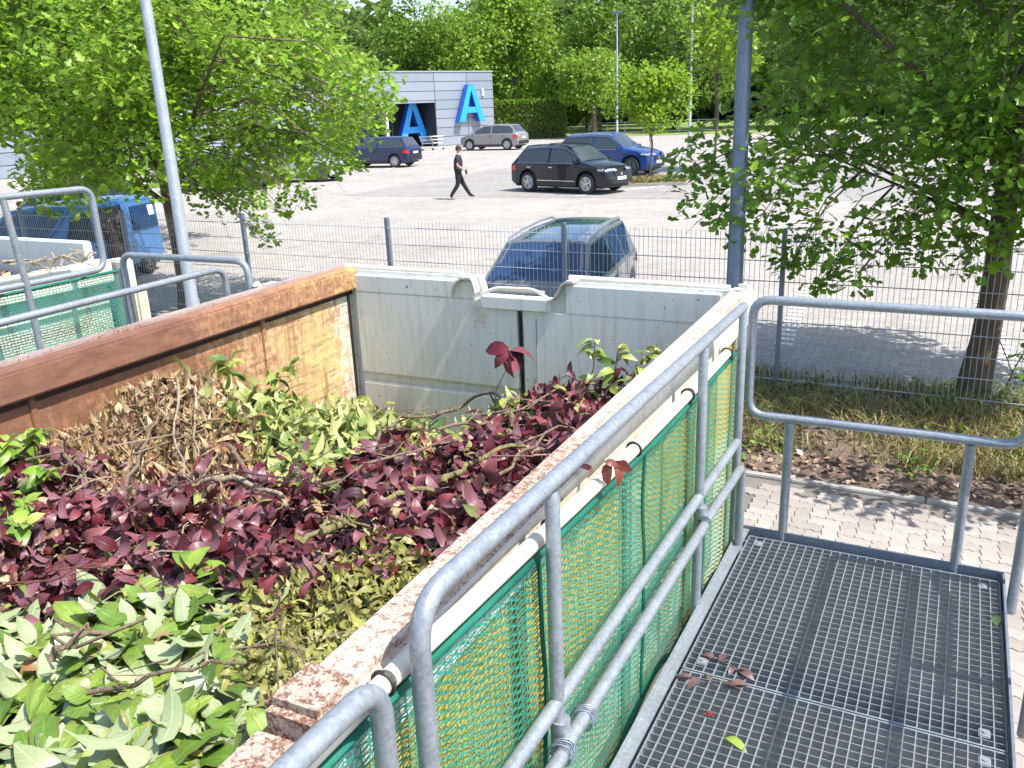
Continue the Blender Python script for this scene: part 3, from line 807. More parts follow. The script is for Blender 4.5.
# low fence at the lawn
fn = thing('wire_fence', 'low thin wire fence along the lawn beyond the lot', 'fence', (-28, 79.4, 0))
for k in range(9):
    x = -33.5+k*1.6; y = 77.4+k*.5
    part('post', MB().tube([(x, y, 0), (x, y, 1.2)], .04, 6), 'galv_dark', fn)
for z in (.25, .7, 1.15): part('rail', MB().tube([(-33.5, 77.4, z), (-20.7, 81.4, z)], .02, 5), 'galv_dark', fn)
mb = MB().add([(-60, 72, .002), (20, 84, .002), (20, 100, .02), (-60, 100, .02)], [(0, 1, 2, 3)]); structure('grass_verge', mb, 'lawn')
# island with young tree
isl = MB().prism([(-11.25, 30.62), (-9.0, 31.45), (-8.85, 31.65), (-10.0, 33.6), (-10.3, 33.7), (-11.4, 32.9)], 'z', -.02, .10)
structure('tree_island', isl, 'kerb')
isg = MB().prism([(-11.1, 30.8), (-9.1, 31.55), (-10.1, 33.45), (-11.25, 32.8)], 'z', .10, .13)
structure('island_ground', isg, 'lawn')
def grass_patch(name, label, cat, fn, n, hmin, hmax, mat, wid=.012):
    P = fn(n); n = len(P)
    h = rng.uniform(hmin, hmax, n); a = rng.uniform(0, 6.28, n); le = rng.normal(0, .75, n); le2 = rng.normal(0, .75, n)
    w = wid*rng.uniform(.6, 1.4, n)
    dx, dy = np.cos(a)*w, np.sin(a)*w
    V = np.empty((n, 5, 3))
    V[:, 0] = P+np.stack([-dx, -dy, 0*h], 1); V[:, 1] = P+np.stack([dx, dy, 0*h], 1)
    m = P+np.stack([le*h*.3, le2*h*.3, h*.6], 1)
    V[:, 2] = m+np.stack([dx, dy, 0*h], 1)*.7; V[:, 3] = m-np.stack([dx, dy, 0*h], 1)*.7
    V[:, 4] = P+np.stack([le*h, le2*h, h*rng.uniform(.75, 1, n)], 1)
    base = (np.arange(n)*5)[:, None]
    F = np.concatenate([base+np.array([[0, 1, 2]]), base+np.array([[0, 2, 3]]), base+np.array([[3, 2, 4]])])
    o = link(name, np_mesh(name, V.reshape(-1, 3), F, M[mat]), None, 'stuff')
    return tag(o, label, cat)
def isl_pts(n):
    u, v = rng.random(n), rng.random(n)
    a = np.array([-11.15, 30.8, .13]); return a+u[:, None]*np.array([2.0, .75, 0])+v[:, None]*np.array([-.1, 2.0, 0])*(1-.45*u[:, None])
grass_patch('island_grass', 'dry short grass on the kerbed tree island', 'grass', isl_pts, 2500, .08, .22, 'grass', .02)
bg_tree('young_tree', 'small young yellow green tree on the kerbed island in front of the blue suv', (-10.72, 32.2, .1), 4.25, 3.5, 'young', 4200, .17, None, 1.75, 60, .35, .05, 24)
bg_tree('young_tree', 'yellow green young tree between the two thin lamp posts, farther back', (-9.9, 38.6, 0), 7.4, 4.4, 'young', 3600, .21, None, 3.2, 61, .6, .06, 24)

def lamp_post(name, label, loc, h, r, head, mat='galv_pole', lean=0):
    t = thing(name, label, 'lamp post', loc)
    x, y, z = loc
    part('pole', MB().tube([(x, y, z), (x, y, z+1.1), (x, y, z+1.12), (x, y, z+h)], [r*1.15, r*1.12, r, r*.55], 18), mat, t, 60)
    hd_ = MB().bbox(x-.35, x+.35, y-.14, y+.14, z+h-.02, z+h+.14, .04); part('lamp_head', hd_, 'galv_dark', t, 50)
    return t
lamp_post('lamp_post', 'thick galvanised lamp post beside the left oak trunk', (-7.44, 6.62, 0), 7.5, .066, 1)
lamp_post('lamp_post', 'dark grey lamp post in front of the dark oak crown', (-1.90, 8.36, 0), 7.0, .08, 1, 'galv_dark')
lamp_post('lamp_post', 'thin pale lamp post with its head just under the sky, left of the young tree', (-24.5, 65.6, 0), 9.3, .09, 1)
lamp_post('lamp_post', 'thin pale lamp post behind the young trees, right of the other thin one', (-13.2, 46.2, 0), 10.5, .08, 1)

# ================================================================== MESH FENCE
FY = 8.6; FT = 1.745
fence = thing('mesh_fence', 'grey welded wire mesh fence on posts between the lot and the planting bed', 'fence', (-1.49, FY, 0))
posts = [-1.49+2.335*k for k in range(-7, 4)]
for x in posts: part('post', MB().bbox(x-.022, x+.022, FY-.03, FY+.03, 0, FT+.03, .004), 'galv_dark', fence)
wv = MB()
wb1 = MB()
def wire(mbx, p, q, r):
    p, q = Vector(p), Vector(q); mbx.tube([p, q], r, 4, cap=False)
x = -.05; 
n_w = int((2.335-.05)/.05)
for i in range(1, n_w+1):
    xx = .02+i*.05; wire(wv, (xx, 0, .04), (xx, 0, FT), .0027)
for k in range(9):
    z = .06+k*.2
    for s in (-1, 1): wire(wv, (.02, s*.006, z), (2.315, s*.006, z), .0036)
wmesh = to_mesh('mesh_panel', wv, M['galv_wire'], 60)
for x in posts[:-1]:
    o = link('mesh_panel', wmesh, fence); o.location = (x+1.49, -.035, 0)

# bed vegetation
def bed_pts(n):
    x = rng.uniform(-4.5, 4.0, n); y = 7.2+rng.random(n)**.95*2.0
    z = np.array([bedz(a, b) for a, b in zip(x, y)])
    keep = (np.sin(x*3.1+1)+np.sin(y*5+x*1.7)+rng.normal(0, .8, n)) > -.9
    return np.stack([x, y, z], 1)[keep]
grass_patch('bed_grass', 'tangled dry brown and green grass growing in the planting bed', 'grass', bed_pts, 24000, .06, .24, 'grass', .006)
def bed_pts2(n):
    c = rng.uniform(0, 1, (26, 2))*np.array([5.2, 2.2])+np.array([-1.8, 6.95]); c = c[:, :2]
    p = c[rng.integers(0, 26, n)]+rng.normal(0, .11, (n, 2)); p[:, 1] = np.clip(p[:, 1], 6.9, 9.3)
    return np.stack([p[:, 0], p[:, 1], np.array([bedz(a, b) for a, b in p])], 1)
def leaf_cloud(name, label, cat, P, size, mat, up=.0, shapes=None):
    n = len(P)
    V, F = scatter(shapes or [simple_leaf()], P, rotmats(rng.uniform(0, 6.28, n), rng.normal(-up, .5, n), rng.normal(0, .5, n)), size*rng.uniform(.5, 1.3, n))
    return tag(link(name, np_mesh(name, V, F, M[mat]), None, 'stuff'), label, cat)
P = bed_pts2(2000); P[:, 2] += rng.random(len(P))**2*.16
leaf_cloud('bed_weeds', 'low bright green weeds in clumps in the planting bed', 'weeds', P, .06, 'weed', .5)
n = 2600; P = np.stack([rng.uniform(-2.2, 3.2, n), 6.8+rng.random(n)**1.3*2.1, 0*rng.random(n)], 1); P[:, 2] = [bedz(a, b)+.012 for a, b in P[:, :2]]
leaf_cloud('leaf_litter', 'dry brown fallen leaves and bark covering the soil by the kerb', 'leaf litter', P, .07, 'litter', 0)
n = 1500; xx = rng.uniform(-.5, 3.6, n); P = np.stack([xx, 9.1+rng.normal(0, .2, n), 0*xx], 1); P[:, 2] = .02+rng.random(n)**.7*(.16+.08*np.sin(xx*2.2))
leaf_cloud('ground_cover', 'low creeping evergreen ground cover around the dark oak trunk', 'ground cover', P, .06, 'hedge_leaf', .4)
# sapling shoots by the trunk
sp_ = thing('sapling', 'thin leafy shoot growing beside the dark oak trunk', 'plant', (.72, 9.0, .1))
sm = MB().tube([(.52, 9.0, .1), (.62, 9.0, .5), (.82, 8.95, 1.05)], .008, 5).tube([(.6, 9.0, .42), (.45, 8.95, .75)], .006, 5)
part('stem', sm, 'twig', sp_)
P = np.array([(.6+.22*t+rng.normal(0, .05), 8.97+rng.normal(0, .05), .35+.75*t) for t in rng.random(26)])
V, F = scatter(OAK, P, rotmats(rng.uniform(0, 6.28, 26), rng.normal(.1, .4, 26), rng.normal(0, .5, 26)), np.full(26, .13))
link('foliage', np_mesh('foliage', V-np.array([.72, 9.0, .1]), F, M['oak_dark']), sp_, 'stuff')

# ================================================================== CONTAINER WITH GARDEN WASTE
XL, XR = -3.29, -.80; YN, YB = -1.9, 4.22; ZT = 2.1
cont = thing('waste_container', 'big open steel skip full of garden waste, rusty brown left side and pale doors', 'skip', (-2.05, 1.2, 0))
part('floor', MB().box(XL+.05, XR-.05, YN, YB-.06, .12, .2), 'left_wall', cont)
part('left_wall', MB().box(XL+.03, XL+.075, YN, YB-.05, .2, 1.965), 'left_wall', cont)
part('rim_shadow_strip', MB().box(XL+.03, XL+.079, YN, YB-.052, 1.94, 1.976), 'gap_rust_shade', cont)  # dark rust strip, its colour also stands for the rim's shadow line
part('left_rim', MB().bbox(XL-.02, XL+.13, YN, YB, 1.975, ZT, .012), 'left_rim', cont, 40)
lt = MB().box(XL-.02, XL+.03, YN, YB-.01, ZT+.001, ZT+.014)
part('rim_edge', lt, 'edge_dull', cont)
# shallow uprights on the inside of the left wall
for y in (2.0, 3.35): part('weld_seam', MB().bbox(XL+.074, XL+.084, y, y+.03, .3, 1.96, .003), 'left_wall', cont)
part('right_wall', MB().box(XR-.075, XR-.03, YN, YB-.05, 1.47, 1.96), 'wall_outer', cont)
part('right_wall', MB().box(XR-.076, XR-.031, YN, YB-.05, .2, 1.469), 'wall_low', cont)
part('right_rim', MB().bbox(XR-.115, XR-.004, .86, YB+.01, 1.955, ZT, .014), 'rim_white', cont, 40)
part('right_rim', MB().bbox(XR-.132, XR-.02, YN, .80, 1.94, ZT-.035, .014), 'rim_rusty', cont, 40)
part('rim_bracket', MB().bbox(XR-.128, XR-.0045, .80, .93, 1.95, ZT+.010, .016), M['rim_rusty'], cont, 40)
part('rim_flange', MB().box(XR-.003, XR+.008, .8, YB, 1.96, ZT-.012), 'rim_side', cont)
for k in range(8):
    y = YN+.3+k*.78
    part('side_rib', MB().bbox(XR-.03, XR+.0, y, y+.11, .2, 1.95, .01), 'wall_low' if k % 2 else 'wall_outer', cont, 40)
# doors at the far end
DY = 4.17
def door(name, x0, x1, notch):
    t = part(name, MB().prism(notch, 'y', DY, DY+.055), 'door', cont)
    return t
zn = 2.005
dl = door('door', -3.235, -2.06, [(-3.235, .2), (-2.06, .2), (-2.06, 1.985), (-2.292, 1.985), (-2.302, 2.03), (-2.322, ZT-.01), (-3.235, ZT-.01)])
dr = door('door', -2.048, -.905, [(-2.048, .2), (-.905, .2), (-.905, ZT-.01), (-1.787, ZT-.01), (-1.817, 2.04), (-1.852, 1.985), (-2.048, 1.985)])
part('door_panel', MB().bbox(-3.17, -2.072, DY-.03, DY-.001, 1.452, ZT-.03-.1, .008).bbox(-3.17, -2.072, DY-.03, DY-.001, .4, 1.395, .012), 'door', dl, 40)
part('door_panel', MB().bbox(-3.17, -2.342, DY-.0305, DY-.001, 1.96, ZT-.03, .008), 'door', dl, 40)
part('seam_strip', MB().box(-2.07, -2.0605, DY-.03, DY-.001, .3, 1.93), 'black_plastic', dl)
part('door_panel', MB().bbox(-2.042, -.95, DY-.03, DY-.001, .3, 1.918, .004).bbox(-1.782, -.95, DY-.0305, DY-.001, 1.9185, ZT-.025, .004), 'door', dr, 40)
part('weld_line', MB().box(-1.962, -1.958, DY-.034, DY-.03, .3, 1.88), 'edge_dull', dr)
part('corner_post', MB().bbox(-3.30, -3.237, DY-.05, YB+.02, .2, ZT-.13, .01), 'door', cont, 40)
part('hinge', MB().tube([(-3.215, DY-.045, .5), (-3.215, DY-.045, 1.95)], .012, 8), 'black_plastic', cont, 60)
# bright tubes along the top of the doors
part('top_tube', MB().tube([(-3.26, DY+.03, ZT), (-2.442, DY+.03, ZT-.004)], .018, 8), 'rim_side', cont, 60)
part('top_tube', MB().tube([(-1.782, DY+.03, ZT+.004), (-.92, DY+.03, ZT-.005)], .018, 8), 'rim_side', cont, 60)
part('latch_plate', MB().bbox(-2.287, -1.867, DY-.062, DY-.031, 1.925, 1.998, .006), 'door', cont, 40)
part('latch_bar', MB().tube(bent([(-2.292, DY-.03, 2.0), (-2.202, DY-.03, 2.038), (-1.972, DY-.03, 2.043), (-1.862, DY-.03, 1.985)], .04), .010, 8), 'rim_side', cont, 60)
part('latch_rod', MB().tube([(-2.182, DY+.0, 2.02), (-1.922, DY+.0, 2.02)], .012, 6), 'rim_white', cont, 60)
def lip(pts, w0, w1, th=.012):
    mb_ = MB(); vs = []; n_ = len(pts)
    for (x, z) in pts: vs += [(x, w0, z), (x, w1, z), (x, w1, z-th), (x, w0, z-th)]
    fs_ = []
    for i in range(n_-1):
        for k in range(4): a = 4*i+k; b = 4*i+(k+1) % 4; fs_.append((a, b, b+4, a+4))
    fs_ += [(0, 1, 2, 3), (4*n_-1, 4*n_-2, 4*n_-3, 4*n_-4)]
    return mb_.add(vs, fs_)
part('guide_lip', lip([(-2.477, 1.985), (-2.467, 2.03), (-2.442, 2.07), (-2.402, 2.095), (-2.342, 2.098), (-2.327, 2.07), (-2.317, 2.02)], DY-.07, DY-.005), 'rim_side', cont, 60)
part('guide_lip', lip([(-1.872, 1.995), (-1.842, 2.01), (-1.812, 2.05), (-1.792, 2.09), (-1.762, 2.108), (-1.722, 2.108)], DY-.07, DY+.03), 'rim_side', cont, 60)
ring = MB().tube([(-.862+.034*math.cos(a), DY-.05, 2.075+.034*math.sin(a)) for a in [k*math.pi/8 for k in range(16)]], .011, 7, closed=True)
part('lifting_eye', MB().bbox(-.905, -.80, DY-.02, DY+.06, 2.02, 2.122, .03), 'rim_side', cont, 40)
part('lifting_ring', ring, 'rim_side', cont, 60)
part('eye_bolt', MB().lathe([(0, -.012), (.013, -.012), (.015, 0), (.015, .03)], (-.862, DY-.05, 2.075), 'y', 10), 'galv_dark', cont, 60)
part('end_wall', MB().box(XL+.03, XR-.03, YN-.05, YN-.002, .12, 2.05), 'wall_outer', cont)
part('hook_eye', MB().bbox(-3.36, -3.30, 3.52, 3.64, 2.06, 2.115, .012).tube([(-3.33, 3.50, 2.11), (-3.33, 3.48, 2.13)], .02, 8), 'rim_side', cont, 40)

cont.rotation_euler = (0, 0, .020)
# ------------------------------------------------------------------ heaps
CT = np.array([(-1.627, .771, 1.75), (-1.048, .855, 1.90), (-1.035, .906, 1.96), (-2.254, 1.18, 1.75), (-1.319, 1.467, 1.85), (-1.672, 1.366, 1.82), (-1.24, 1.665, 1.85), (-2.965, 1.636, 1.72), (-2.229, 1.763, 1.8), (-3.12, 2.08, 1.78), (-3.12, 2.38, 1.84), (-2.9, 2.45, 1.90), (-2.466, 2.34, 1.86), (-2.943, 2.882, 1.72), (-2.775, 3.252, 1.53), (-2.578, 3.578, 1.33), (-2.562, 3.937, 1.10), (-2.409, 3.601, 1.24), (-1.613, 3.114, 1.65), (-1.368, 3.446, 1.72), (-1.67, 3.443, 1.66), (-2.083, 3.587, 1.42), (-3.1, 3.6, 1.38), (-3.1, 3.1, 1.62), (-2.2, 4.0, 1.12), (-2.443, 2.647, 1.7), (-1.928, 2.059, 1.8), (-1.42, 2.221, 1.82), (-1.126, 2.234, 1.9), (-1.55, .97, 1.85), (-1.291, 3.629, 1.76), (-3.1, 4.1, 1.25), (-1.0, 4.1, 1.5), (-1.8, 4.12, 1.25), (-3.1, 1.0, 1.7), (-3, .2, 1.7), (-2, -.4, 1.72), (-1.2, 0, 1.85), (-1, -1.5, 1.8), (-3, -1.5, 1.7)])
CT[:, 2] -= .05
def hz_np(x, y):
    d = (CT[:, 0][None]-x[:, None])**2+(CT[:, 1][None]-y[:, None])**2+.012
    w = d**-1.7; return (w*CT[:, 2][None]).sum(1)/w.sum(1)
def hz1(x, y): return float(hz_np(np.array([x]), np.array([y]))[0])
def in_poly(P, poly):
    x, y = P[:, 0], P[:, 1]; ins = np.zeros(len(P), bool); n_ = len(poly); j = n_-1
    for i in range(n_):
        xi, yi = poly[i]; xj, yj = poly[j]
        c = ((yi > y) != (yj > y)) & (x < (xj-xi)*(y-yi)/(yj-yi+1e-12)+xi); ins ^= c; j = i
    return ins
def sample(poly, n, jit=.03):
    poly = [(min(-.95, max(-3.19, x)), min(4.13, y)) for x, y in poly]
    a = np.array(poly); lo, hi = a.min(0), a.max(0); out = []; tot = 0
    while tot < n:
        p = rng.uniform(lo, hi, (n*3, 2)); p = p[in_poly(p+rng.normal(0, jit, p.shape), poly)]; out.append(p); tot += len(p)
    p = np.concatenate(out)[:n]; p[:, 0] = np.clip(p[:, 0], -3.19, -.945-.02*(p[:, 1]-.9)); p[:, 1] = np.minimum(p[:, 1], 4.12)
    return p
def facing(P):
    """nearest samples to the camera first (largest in the picture)"""
    return np.argsort(np.hypot(P[:, 0], P[:, 1]))
def heap(name, label, poly, kinds, nobj, nstuff, lz=(-.02, .045), tilt=.45, shapes=None, leafname='leaf', yawfn=None, coarse=.06, fine=1.0, bumpf=None, core_mat='heap_core', mixed=()):
    a = np.array(poly); c = a.mean(0)
    t = thing(name, label, 'garden waste', (float(c[0]), float(c[1]), 1.5))
    org = np.array([c[0], c[1], 1.5])
    # core mound
    lo = a.min(0)-.1; hi = a.max(0)+.1; lo[0] = max(lo[0], -3.2); hi[0] = min(hi[0], -.94); hi[1] = min(hi[1], 4.15)
    nx_, ny_ = 40, 40
    X, Y = np.meshgrid(np.linspace(lo[0], hi[0], nx_), np.linspace(lo[1], hi[1], ny_), indexing='ij')
    P2 = np.stack([X.ravel(), Y.ravel()], 1)
    Z = hz_np(P2[:, 0], P2[:, 1])
    if bumpf: Z = Z+bumpf(P2[:, 0], P2[:, 1])
    Z = Z-.05+rng.normal(0, .008, len(Z))
    ins = in_poly(P2, poly)
    # feather the core outside the heap downwards
    cen = np.array(poly)
    dist = np.min(np.hypot(P2[:, 0][:, None]-cen[:, 0][None], P2[:, 1][:, None]-cen[:, 1][None]), 1)
    Z = np.where(ins, Z, Z-.12)
    V = np.stack([P2[:, 0], P2[:, 1], Z], 1)-org
    ii, jj = np.meshgrid(np.arange(nx_-1), np.arange(ny_-1), indexing='ij'); b = (ii*ny_+jj).ravel()
    F = np.stack([b, b+ny_, b+ny_+1, b+1], 1)
    link('core', np_mesh('core', V, F, M[core_mat], True), t)
    # leaves: those nearest the camera as objects, the rest joined
    n = nobj+nstuff
    P2 = sample(poly, n); P2 = P2[facing(P2)]
    z = hz_np(P2[:, 0], P2[:, 1])+rng.uniform(lz[0], lz[1], n)
    if bumpf: z = z+bumpf(P2[:, 0], P2[:, 1])
    P3 = np.stack([P2[:, 0], P2[:, 1], z], 1)
    if nobj:
        top = np.zeros(n, bool)
        # spread the objects over the heap but prefer the near part
        pr = np.exp(-np.linspace(0, 2.2, n)); pick = rng.choice(n, nobj, replace=False, p=pr/pr.sum()); top[pick] = True
        Po = P3[top]; Po[:, 2] += .022; P3 = P3[~top]
        meshes = []
        for k, (s, mt) in enumerate(kinds):
            meshes.append(np_mesh(leafname, s[0], s[1], M[mt], True, leaf_uv(s[0])))
        for p in Po:
            o = link(leafname, random.choice(meshes), t); o.location = Vector(p-org)
            o.rotation_euler = (random.gauss(0, tilt)+(math.pi if random.random() < FLIP.get(name, .5) else 0), random.gauss(0, tilt), (yawfn() if yawfn else random.uniform(0, 6.28)))
            q = random.uniform(.75, 1.25); o.scale = (q, q, q)
    m = len(P3)
    groups = {}
    for i in range(m): groups.setdefault(rng.integers(0, len(kinds)), []).append(i)
    VV = []; FF = []; off = 0
    roll = rng.normal(0, tilt, m)+np.where(rng.random(m) < FLIP.get(name, .5), math.pi, 0)
    yaw = np.array([yawfn() for _ in range(m)]) if yawfn else rng.uniform(0, 6.28, m)
    Rm = rotmats(yaw, rng.normal(0, tilt, m), roll); sc = rng.uniform(.7, 1.2, m)*fine
    V, F, A = scatter([k[0] for k in kinds], P3, Rm, sc, True)
    link('leaf_mass', np_mesh('leaf_mass', V-org, F, M[kinds[0][1]+'_stuff'], True, A), t, 'stuff')
    for (sh, mt, nn, dz) in mixed:
        q = sample(poly, nn); zz_ = hz_np(q[:, 0], q[:, 1])+rng.uniform(0, dz, nn)
        if bumpf: zz_ = zz_+bumpf(q[:, 0], q[:, 1])
        V, F, A = scatter([sh], np.stack([q[:, 0], q[:, 1], zz_], 1), rotmats(rng.uniform(0, 6.28, nn), rng.normal(0, .5, nn), rng.normal(0, .6, nn)), rng.uniform(.7, 1.2, nn), True)
        link('stray_leaves', np_mesh('stray_leaves', V-org, F, M[mt+'_stuff'], True, A), t, 'stuff')
    return t
FLIP = {'leafy_clippings': .45, 'plum_cuttings': .35, 'laurel_cuttings': .3, 'dry_leaf_heap': .5, 'hedge_clippings': .5}
S = leaf_shape
def small_bumps(x, y): return .035*np.sin(x*7.3+1)*np.sin(y*6.1)+.02*np.sin(x*15+y*9)
def big_bumps(x, y): return small_bumps(x, y)+.03*np.sin(x*11.3-y*4+2)*np.sin(y*12.7+x*3)+.018*np.sin(x*27+1)*np.sin(y*23)
Z_FRONT = [(-1.62, .2), (-.97, .2), (-.955, .85), (-1.0, .98), (-1.05, 1.12), (-1.26, 1.27), (-1.55, 1.40), (-1.79, 1.41), (-2.07, 1.25), (-2.3, 1.12), (-2.5, .7), (-2.2, .2)]
Z_HEDGE = [(-1.36, 1.18), (-1.5, 1.42), (-1.25, 1.70), (-1.02, 1.74), (-.955, 1.4), (-.955, .95), (-1.1, 1.0)]
Z_PURPLE = [(-3.18, 1.3), (-3.18, 1.78), (-2.99, 1.93), (-2.72, 1.84), (-2.29, 1.84), (-1.92, 2.08), (-1.74, 2.72), (-1.8, 3.3), (-1.75, 3.6), (-1.55, 3.75), (-1.25, 3.6), (-.955, 3.1), (-.955, 1.62), (-1.2, 1.55), (-1.38, 1.36), (-1.79, 1.37), (-2.07, 1.21), (-2.3, 1.1), (-2.9, .9)]
Z_DRY = [(-3.18, 1.98), (-3.18, 2.6), (-3.0, 2.68), (-2.75, 2.5), (-2.3, 2.2), (-2.05, 1.98), (-2.02, 1.80), (-2.25, 1.72), (-2.65, 1.76)]
Z_LAUREL = [(-3.18, 2.55), (-3.18, 3.7), (-2.75, 4.1), (-1.7, 4.1), (-1.7, 3.6), (-1.72, 3.0), (-1.62, 2.45), (-1.8, 2.05), (-2.05, 1.98), (-2.35, 2.2), (-2.8, 2.5)]
heap('leafy_clippings', 'fresh green leafy cuttings with pale leaf undersides, nearest the camera in the skip', Z_FRONT,
     [(S(.092, .054, 7, .10, .5, wav=.035), 'front'), (S(.112, .058, 7, .14, .9, wav=.05), 'front'), (S(.076, .047, 7, .08, -.6, wav=.04), 'front'), (S(.12, .05, 7, .18, .7, wav=.05), 'front')], 300, 2300, (-.03, .04), .25, bumpf=small_bumps, mixed=[(S(.06, .03, 5, .3, 1.5, wav=.1), 'dry', 60, .05), (S(.05, .012, 4, .2, 1), 'hedge', 260, .06)])
heap('plum_cuttings', 'dark red purple plum cuttings piled across the middle of the skip', Z_PURPLE,
     [(S(.068, .037, 6, .12, .8, wav=.04), 'purple'), (S(.082, .040, 6, .18, 1.2, wav=.06), 'purple'), (S(.06, .034, 6, .08, -.9, wav=.05), 'purple'), (S(.078, .030, 6, .28, 1.8, wav=.05), 'purple'), (S(.04, .026, 5, .15, 1.5, wav=.05), 'purple')], 300, 6600, (-.05, .095), .55, bumpf=big_bumps, mixed=[(S(.05, .026, 5, .3, 2, wav=.15), 'dry', 420, .09), (S(.05, .024, 5, .2, 1.2), 'hedge', 260, .09), (S(.085, .03, 6, .2, .8), 'laurel', 110, .09)])
heap('laurel_cuttings', 'yellowish green laurel cuttings heaped against the rusty side near the doors', Z_LAUREL,
     [(S(.095, .03, 6, .22, 1.0, wav=.04), 'laurel'), (S(.085, .032, 6, .15, -.7, wav=.05), 'laurel'), (S(.105, .033, 6, .3, 1.3, wav=.05), 'laurel')], 300, 2900, (-.04, .08), .36, yawfn=lambda: random.gauss(-.7, .7)+(math.pi if random.random() < .3 else 0), bumpf=small_bumps, mixed=[(S(.06, .03, 6, .4, 2.5, wav=.15), 'dry', 160, .08)])
dry_b = lambda x, y: .06*np.exp(-(((x+2.85)/.35)**2+((y-2.42)/.3)**2))+small_bumps(x, y)*.6
heap('dry_leaf_heap', 'heap of dry beige and brown leaves against the rusty left side', Z_DRY,
     [(S(.036, .022, 5, .5, 4.0, wav=.3), 'dry'), (S(.045, .016, 5, .6, 3, wav=.3), 'dry'), (S(.026, .02, 5, .3, -5, wav=.35), 'dry'), (S(.045, .028, 5, .3, 3.0, wav=.2), 'dry'), (S(.02, .014, 4, .3, 3, wav=.3), 'dry')], 220, 6800, (-.03, .05), .5, bumpf=dry_b, mixed=[(S(.06, .035, 6, .2, 1.2, wav=.05), 'purple', 150, .07), (S(.06, .036, 6, .4, 2.5, wav=.15), 'dry', 260, .07), (S(.05, .026, 5, .2, 1.2), 'hedge', 160, .06)])
heap('hedge_clippings', 'small yellowish hedge clippings beside the rim between green and purple cuttings', Z_HEDGE,
     [(S(.032, .018, 3, .2, 1), 'hedge'), (S(.04, .02, 3, .3, 1.5), 'hedge'), (S(.05, .012, 3, .2, 1), 'hedge')], 260, 2300, (-.02, .03), .6, bumpf=lambda x, y: small_bumps(x, y)+.045)

def sprig(name, label, pts, leaves, mat, r=.004, L=.06, W=.032, bark_m='twig', cat='sprig', lw=.6):
    """a stem with leaves: leaves = list of (t along the stem, yaw, pitch)"""
    pts = [Vector(p) for p in pts]
    t = thing(name, label, cat, tuple(pts[0]))
    part('stem', MB().tube(pts, [r*(1-.5*i/(len(pts)-1)) for i in range(len(pts))], 6), bark_m, t, 60)
    sv, sf = leaf_shape(L, W, 4, .2, .8); me = np_mesh('leaf', sv, sf, M[mat], True)
    segs = len(pts)-1
    for (u, yaw, pit, sc) in leaves:
        k = min(segs-1, int(u*segs)); p = pts[k].lerp(pts[k+1], u*segs-k)
        o = link('leaf', me, t); o.location = p-pts[0]; o.rotation_euler = (random.gauss(0, lw), pit, yaw); o.scale = (sc, sc, sc)
    return t
def rl(n, u0=.2, u1=1, p0=-.6, p1=.5): return [(random.uniform(u0, u1), random.uniform(0, 6.28), random.uniform(p0, p1), random.uniform(.7, 1.2)) for _ in range(n)]
def gsprig(name, label, base, tip, n, mat, **k):
    b, e = Vector(base), Vector(tip); m = b.lerp(e, .5)+Vector((random.uniform(-.03, .03), random.uniform(-.03, .03), .02))
    return sprig(name, label, [b, m, e], rl(n), mat, **k)
# upright red sprig in front of the pale doors
sprig('plum_sprig', 'single upright plum sprig with dark red leaves against the pale doors', [(-1.79, 3.2, 1.66), (-1.77, 3.2, 1.79), (-1.72, 3.2, 1.88), (-1.695, 3.2, 1.99)],
      [(1, 3.3, .05, 1.5), (.97, 5.0, .9, 1.4), (1, .4, .2, 1.4), (1, .2, .8, 1.3), (.98, 3.9, .7, 1.2), (.9, 5.6, .5, 1.1)], 'purple', .0035, .085, .045, 'twig_pale')
sprig('green_sprig', 'small green leaves at the foot of the upright plum sprig', [(-1.76, 3.18, 1.66), (-1.72, 3.2, 1.79)], [(1, .2, .1, 1), (.9, 3.4, .3, .9), (.6, .5, .2, 1.1), (.5, 2.9, .1, 1), (.8, 5, .4, 1)], 'laurel', .003, .06, .04)
for i, (b, tp, lb) in enumerate((((-1.45, 3.45, 1.68), (-1.42, 3.52, 1.98), 'green laurel sprig standing behind the purple cuttings, left one of three'), ((-1.36, 3.46, 1.7), (-1.3, 3.5, 1.97), 'green laurel sprig standing behind the purple cuttings, middle one of three'), ((-1.28, 3.5, 1.72), (-1.16, 3.62, 1.95), 'green laurel sprig by the right rim, right one of three'))):
    gsprig('laurel_sprig', lb, b, tp, 16, 'laurel', L=.085, W=.034)
gsprig('laurel_sprig', 'dark green laurel sprig standing up against the rusty left side', (-3.05, 2.86, 1.7), (-3.06, 2.9, 1.93), 22, 'laurel', L=.1, W=.038)
gsprig('laurel_sprig', 'laurel sprig bending right of the dark upright one', (-2.95, 3.0, 1.7), (-2.82, 3.12, 1.86), 18, 'laurel', L=.1, W=.036)
for i, (b, tp, lb) in enumerate((((-3.1, 1.75, 1.72), (-2.98, 1.85, 1.92), 'bright green leafy shoot in the left corner, upper one'), ((-2.85, 1.62, 1.72), (-2.72, 1.68, 1.86), 'bright green leafy shoot at the left edge among purple leaves'), ((-2.7, 1.45, 1.72), (-2.55, 1.5, 1.85), 'bright green leafy shoot at the left edge, lower one'), ((-3.0, 1.62, 1.72), (-2.95, 1.7, 1.93), 'tall bright green shoot in the far left corner against the rust'), ((-2.55, 1.30, 1.74), (-2.40, 1.38, 1.86), 'bright green shoot among purple leaves just above the front green leaves'))):
    gsprig('green_shoot', lb, b, tp, 34, 'front', L=.07, W=.038)
sprig('laurel_sprig', 'two large bright green leaves standing on the front edge of the purple cuttings', [(-1.66, 1.34, 1.80), (-1.70, 1.37, 1.87)], [(1, 1.8, -.5, 1), (1, 2.6, -.35, 1.1), (.8, .6, -.4, 1)], 'front', .004, .1, .062)

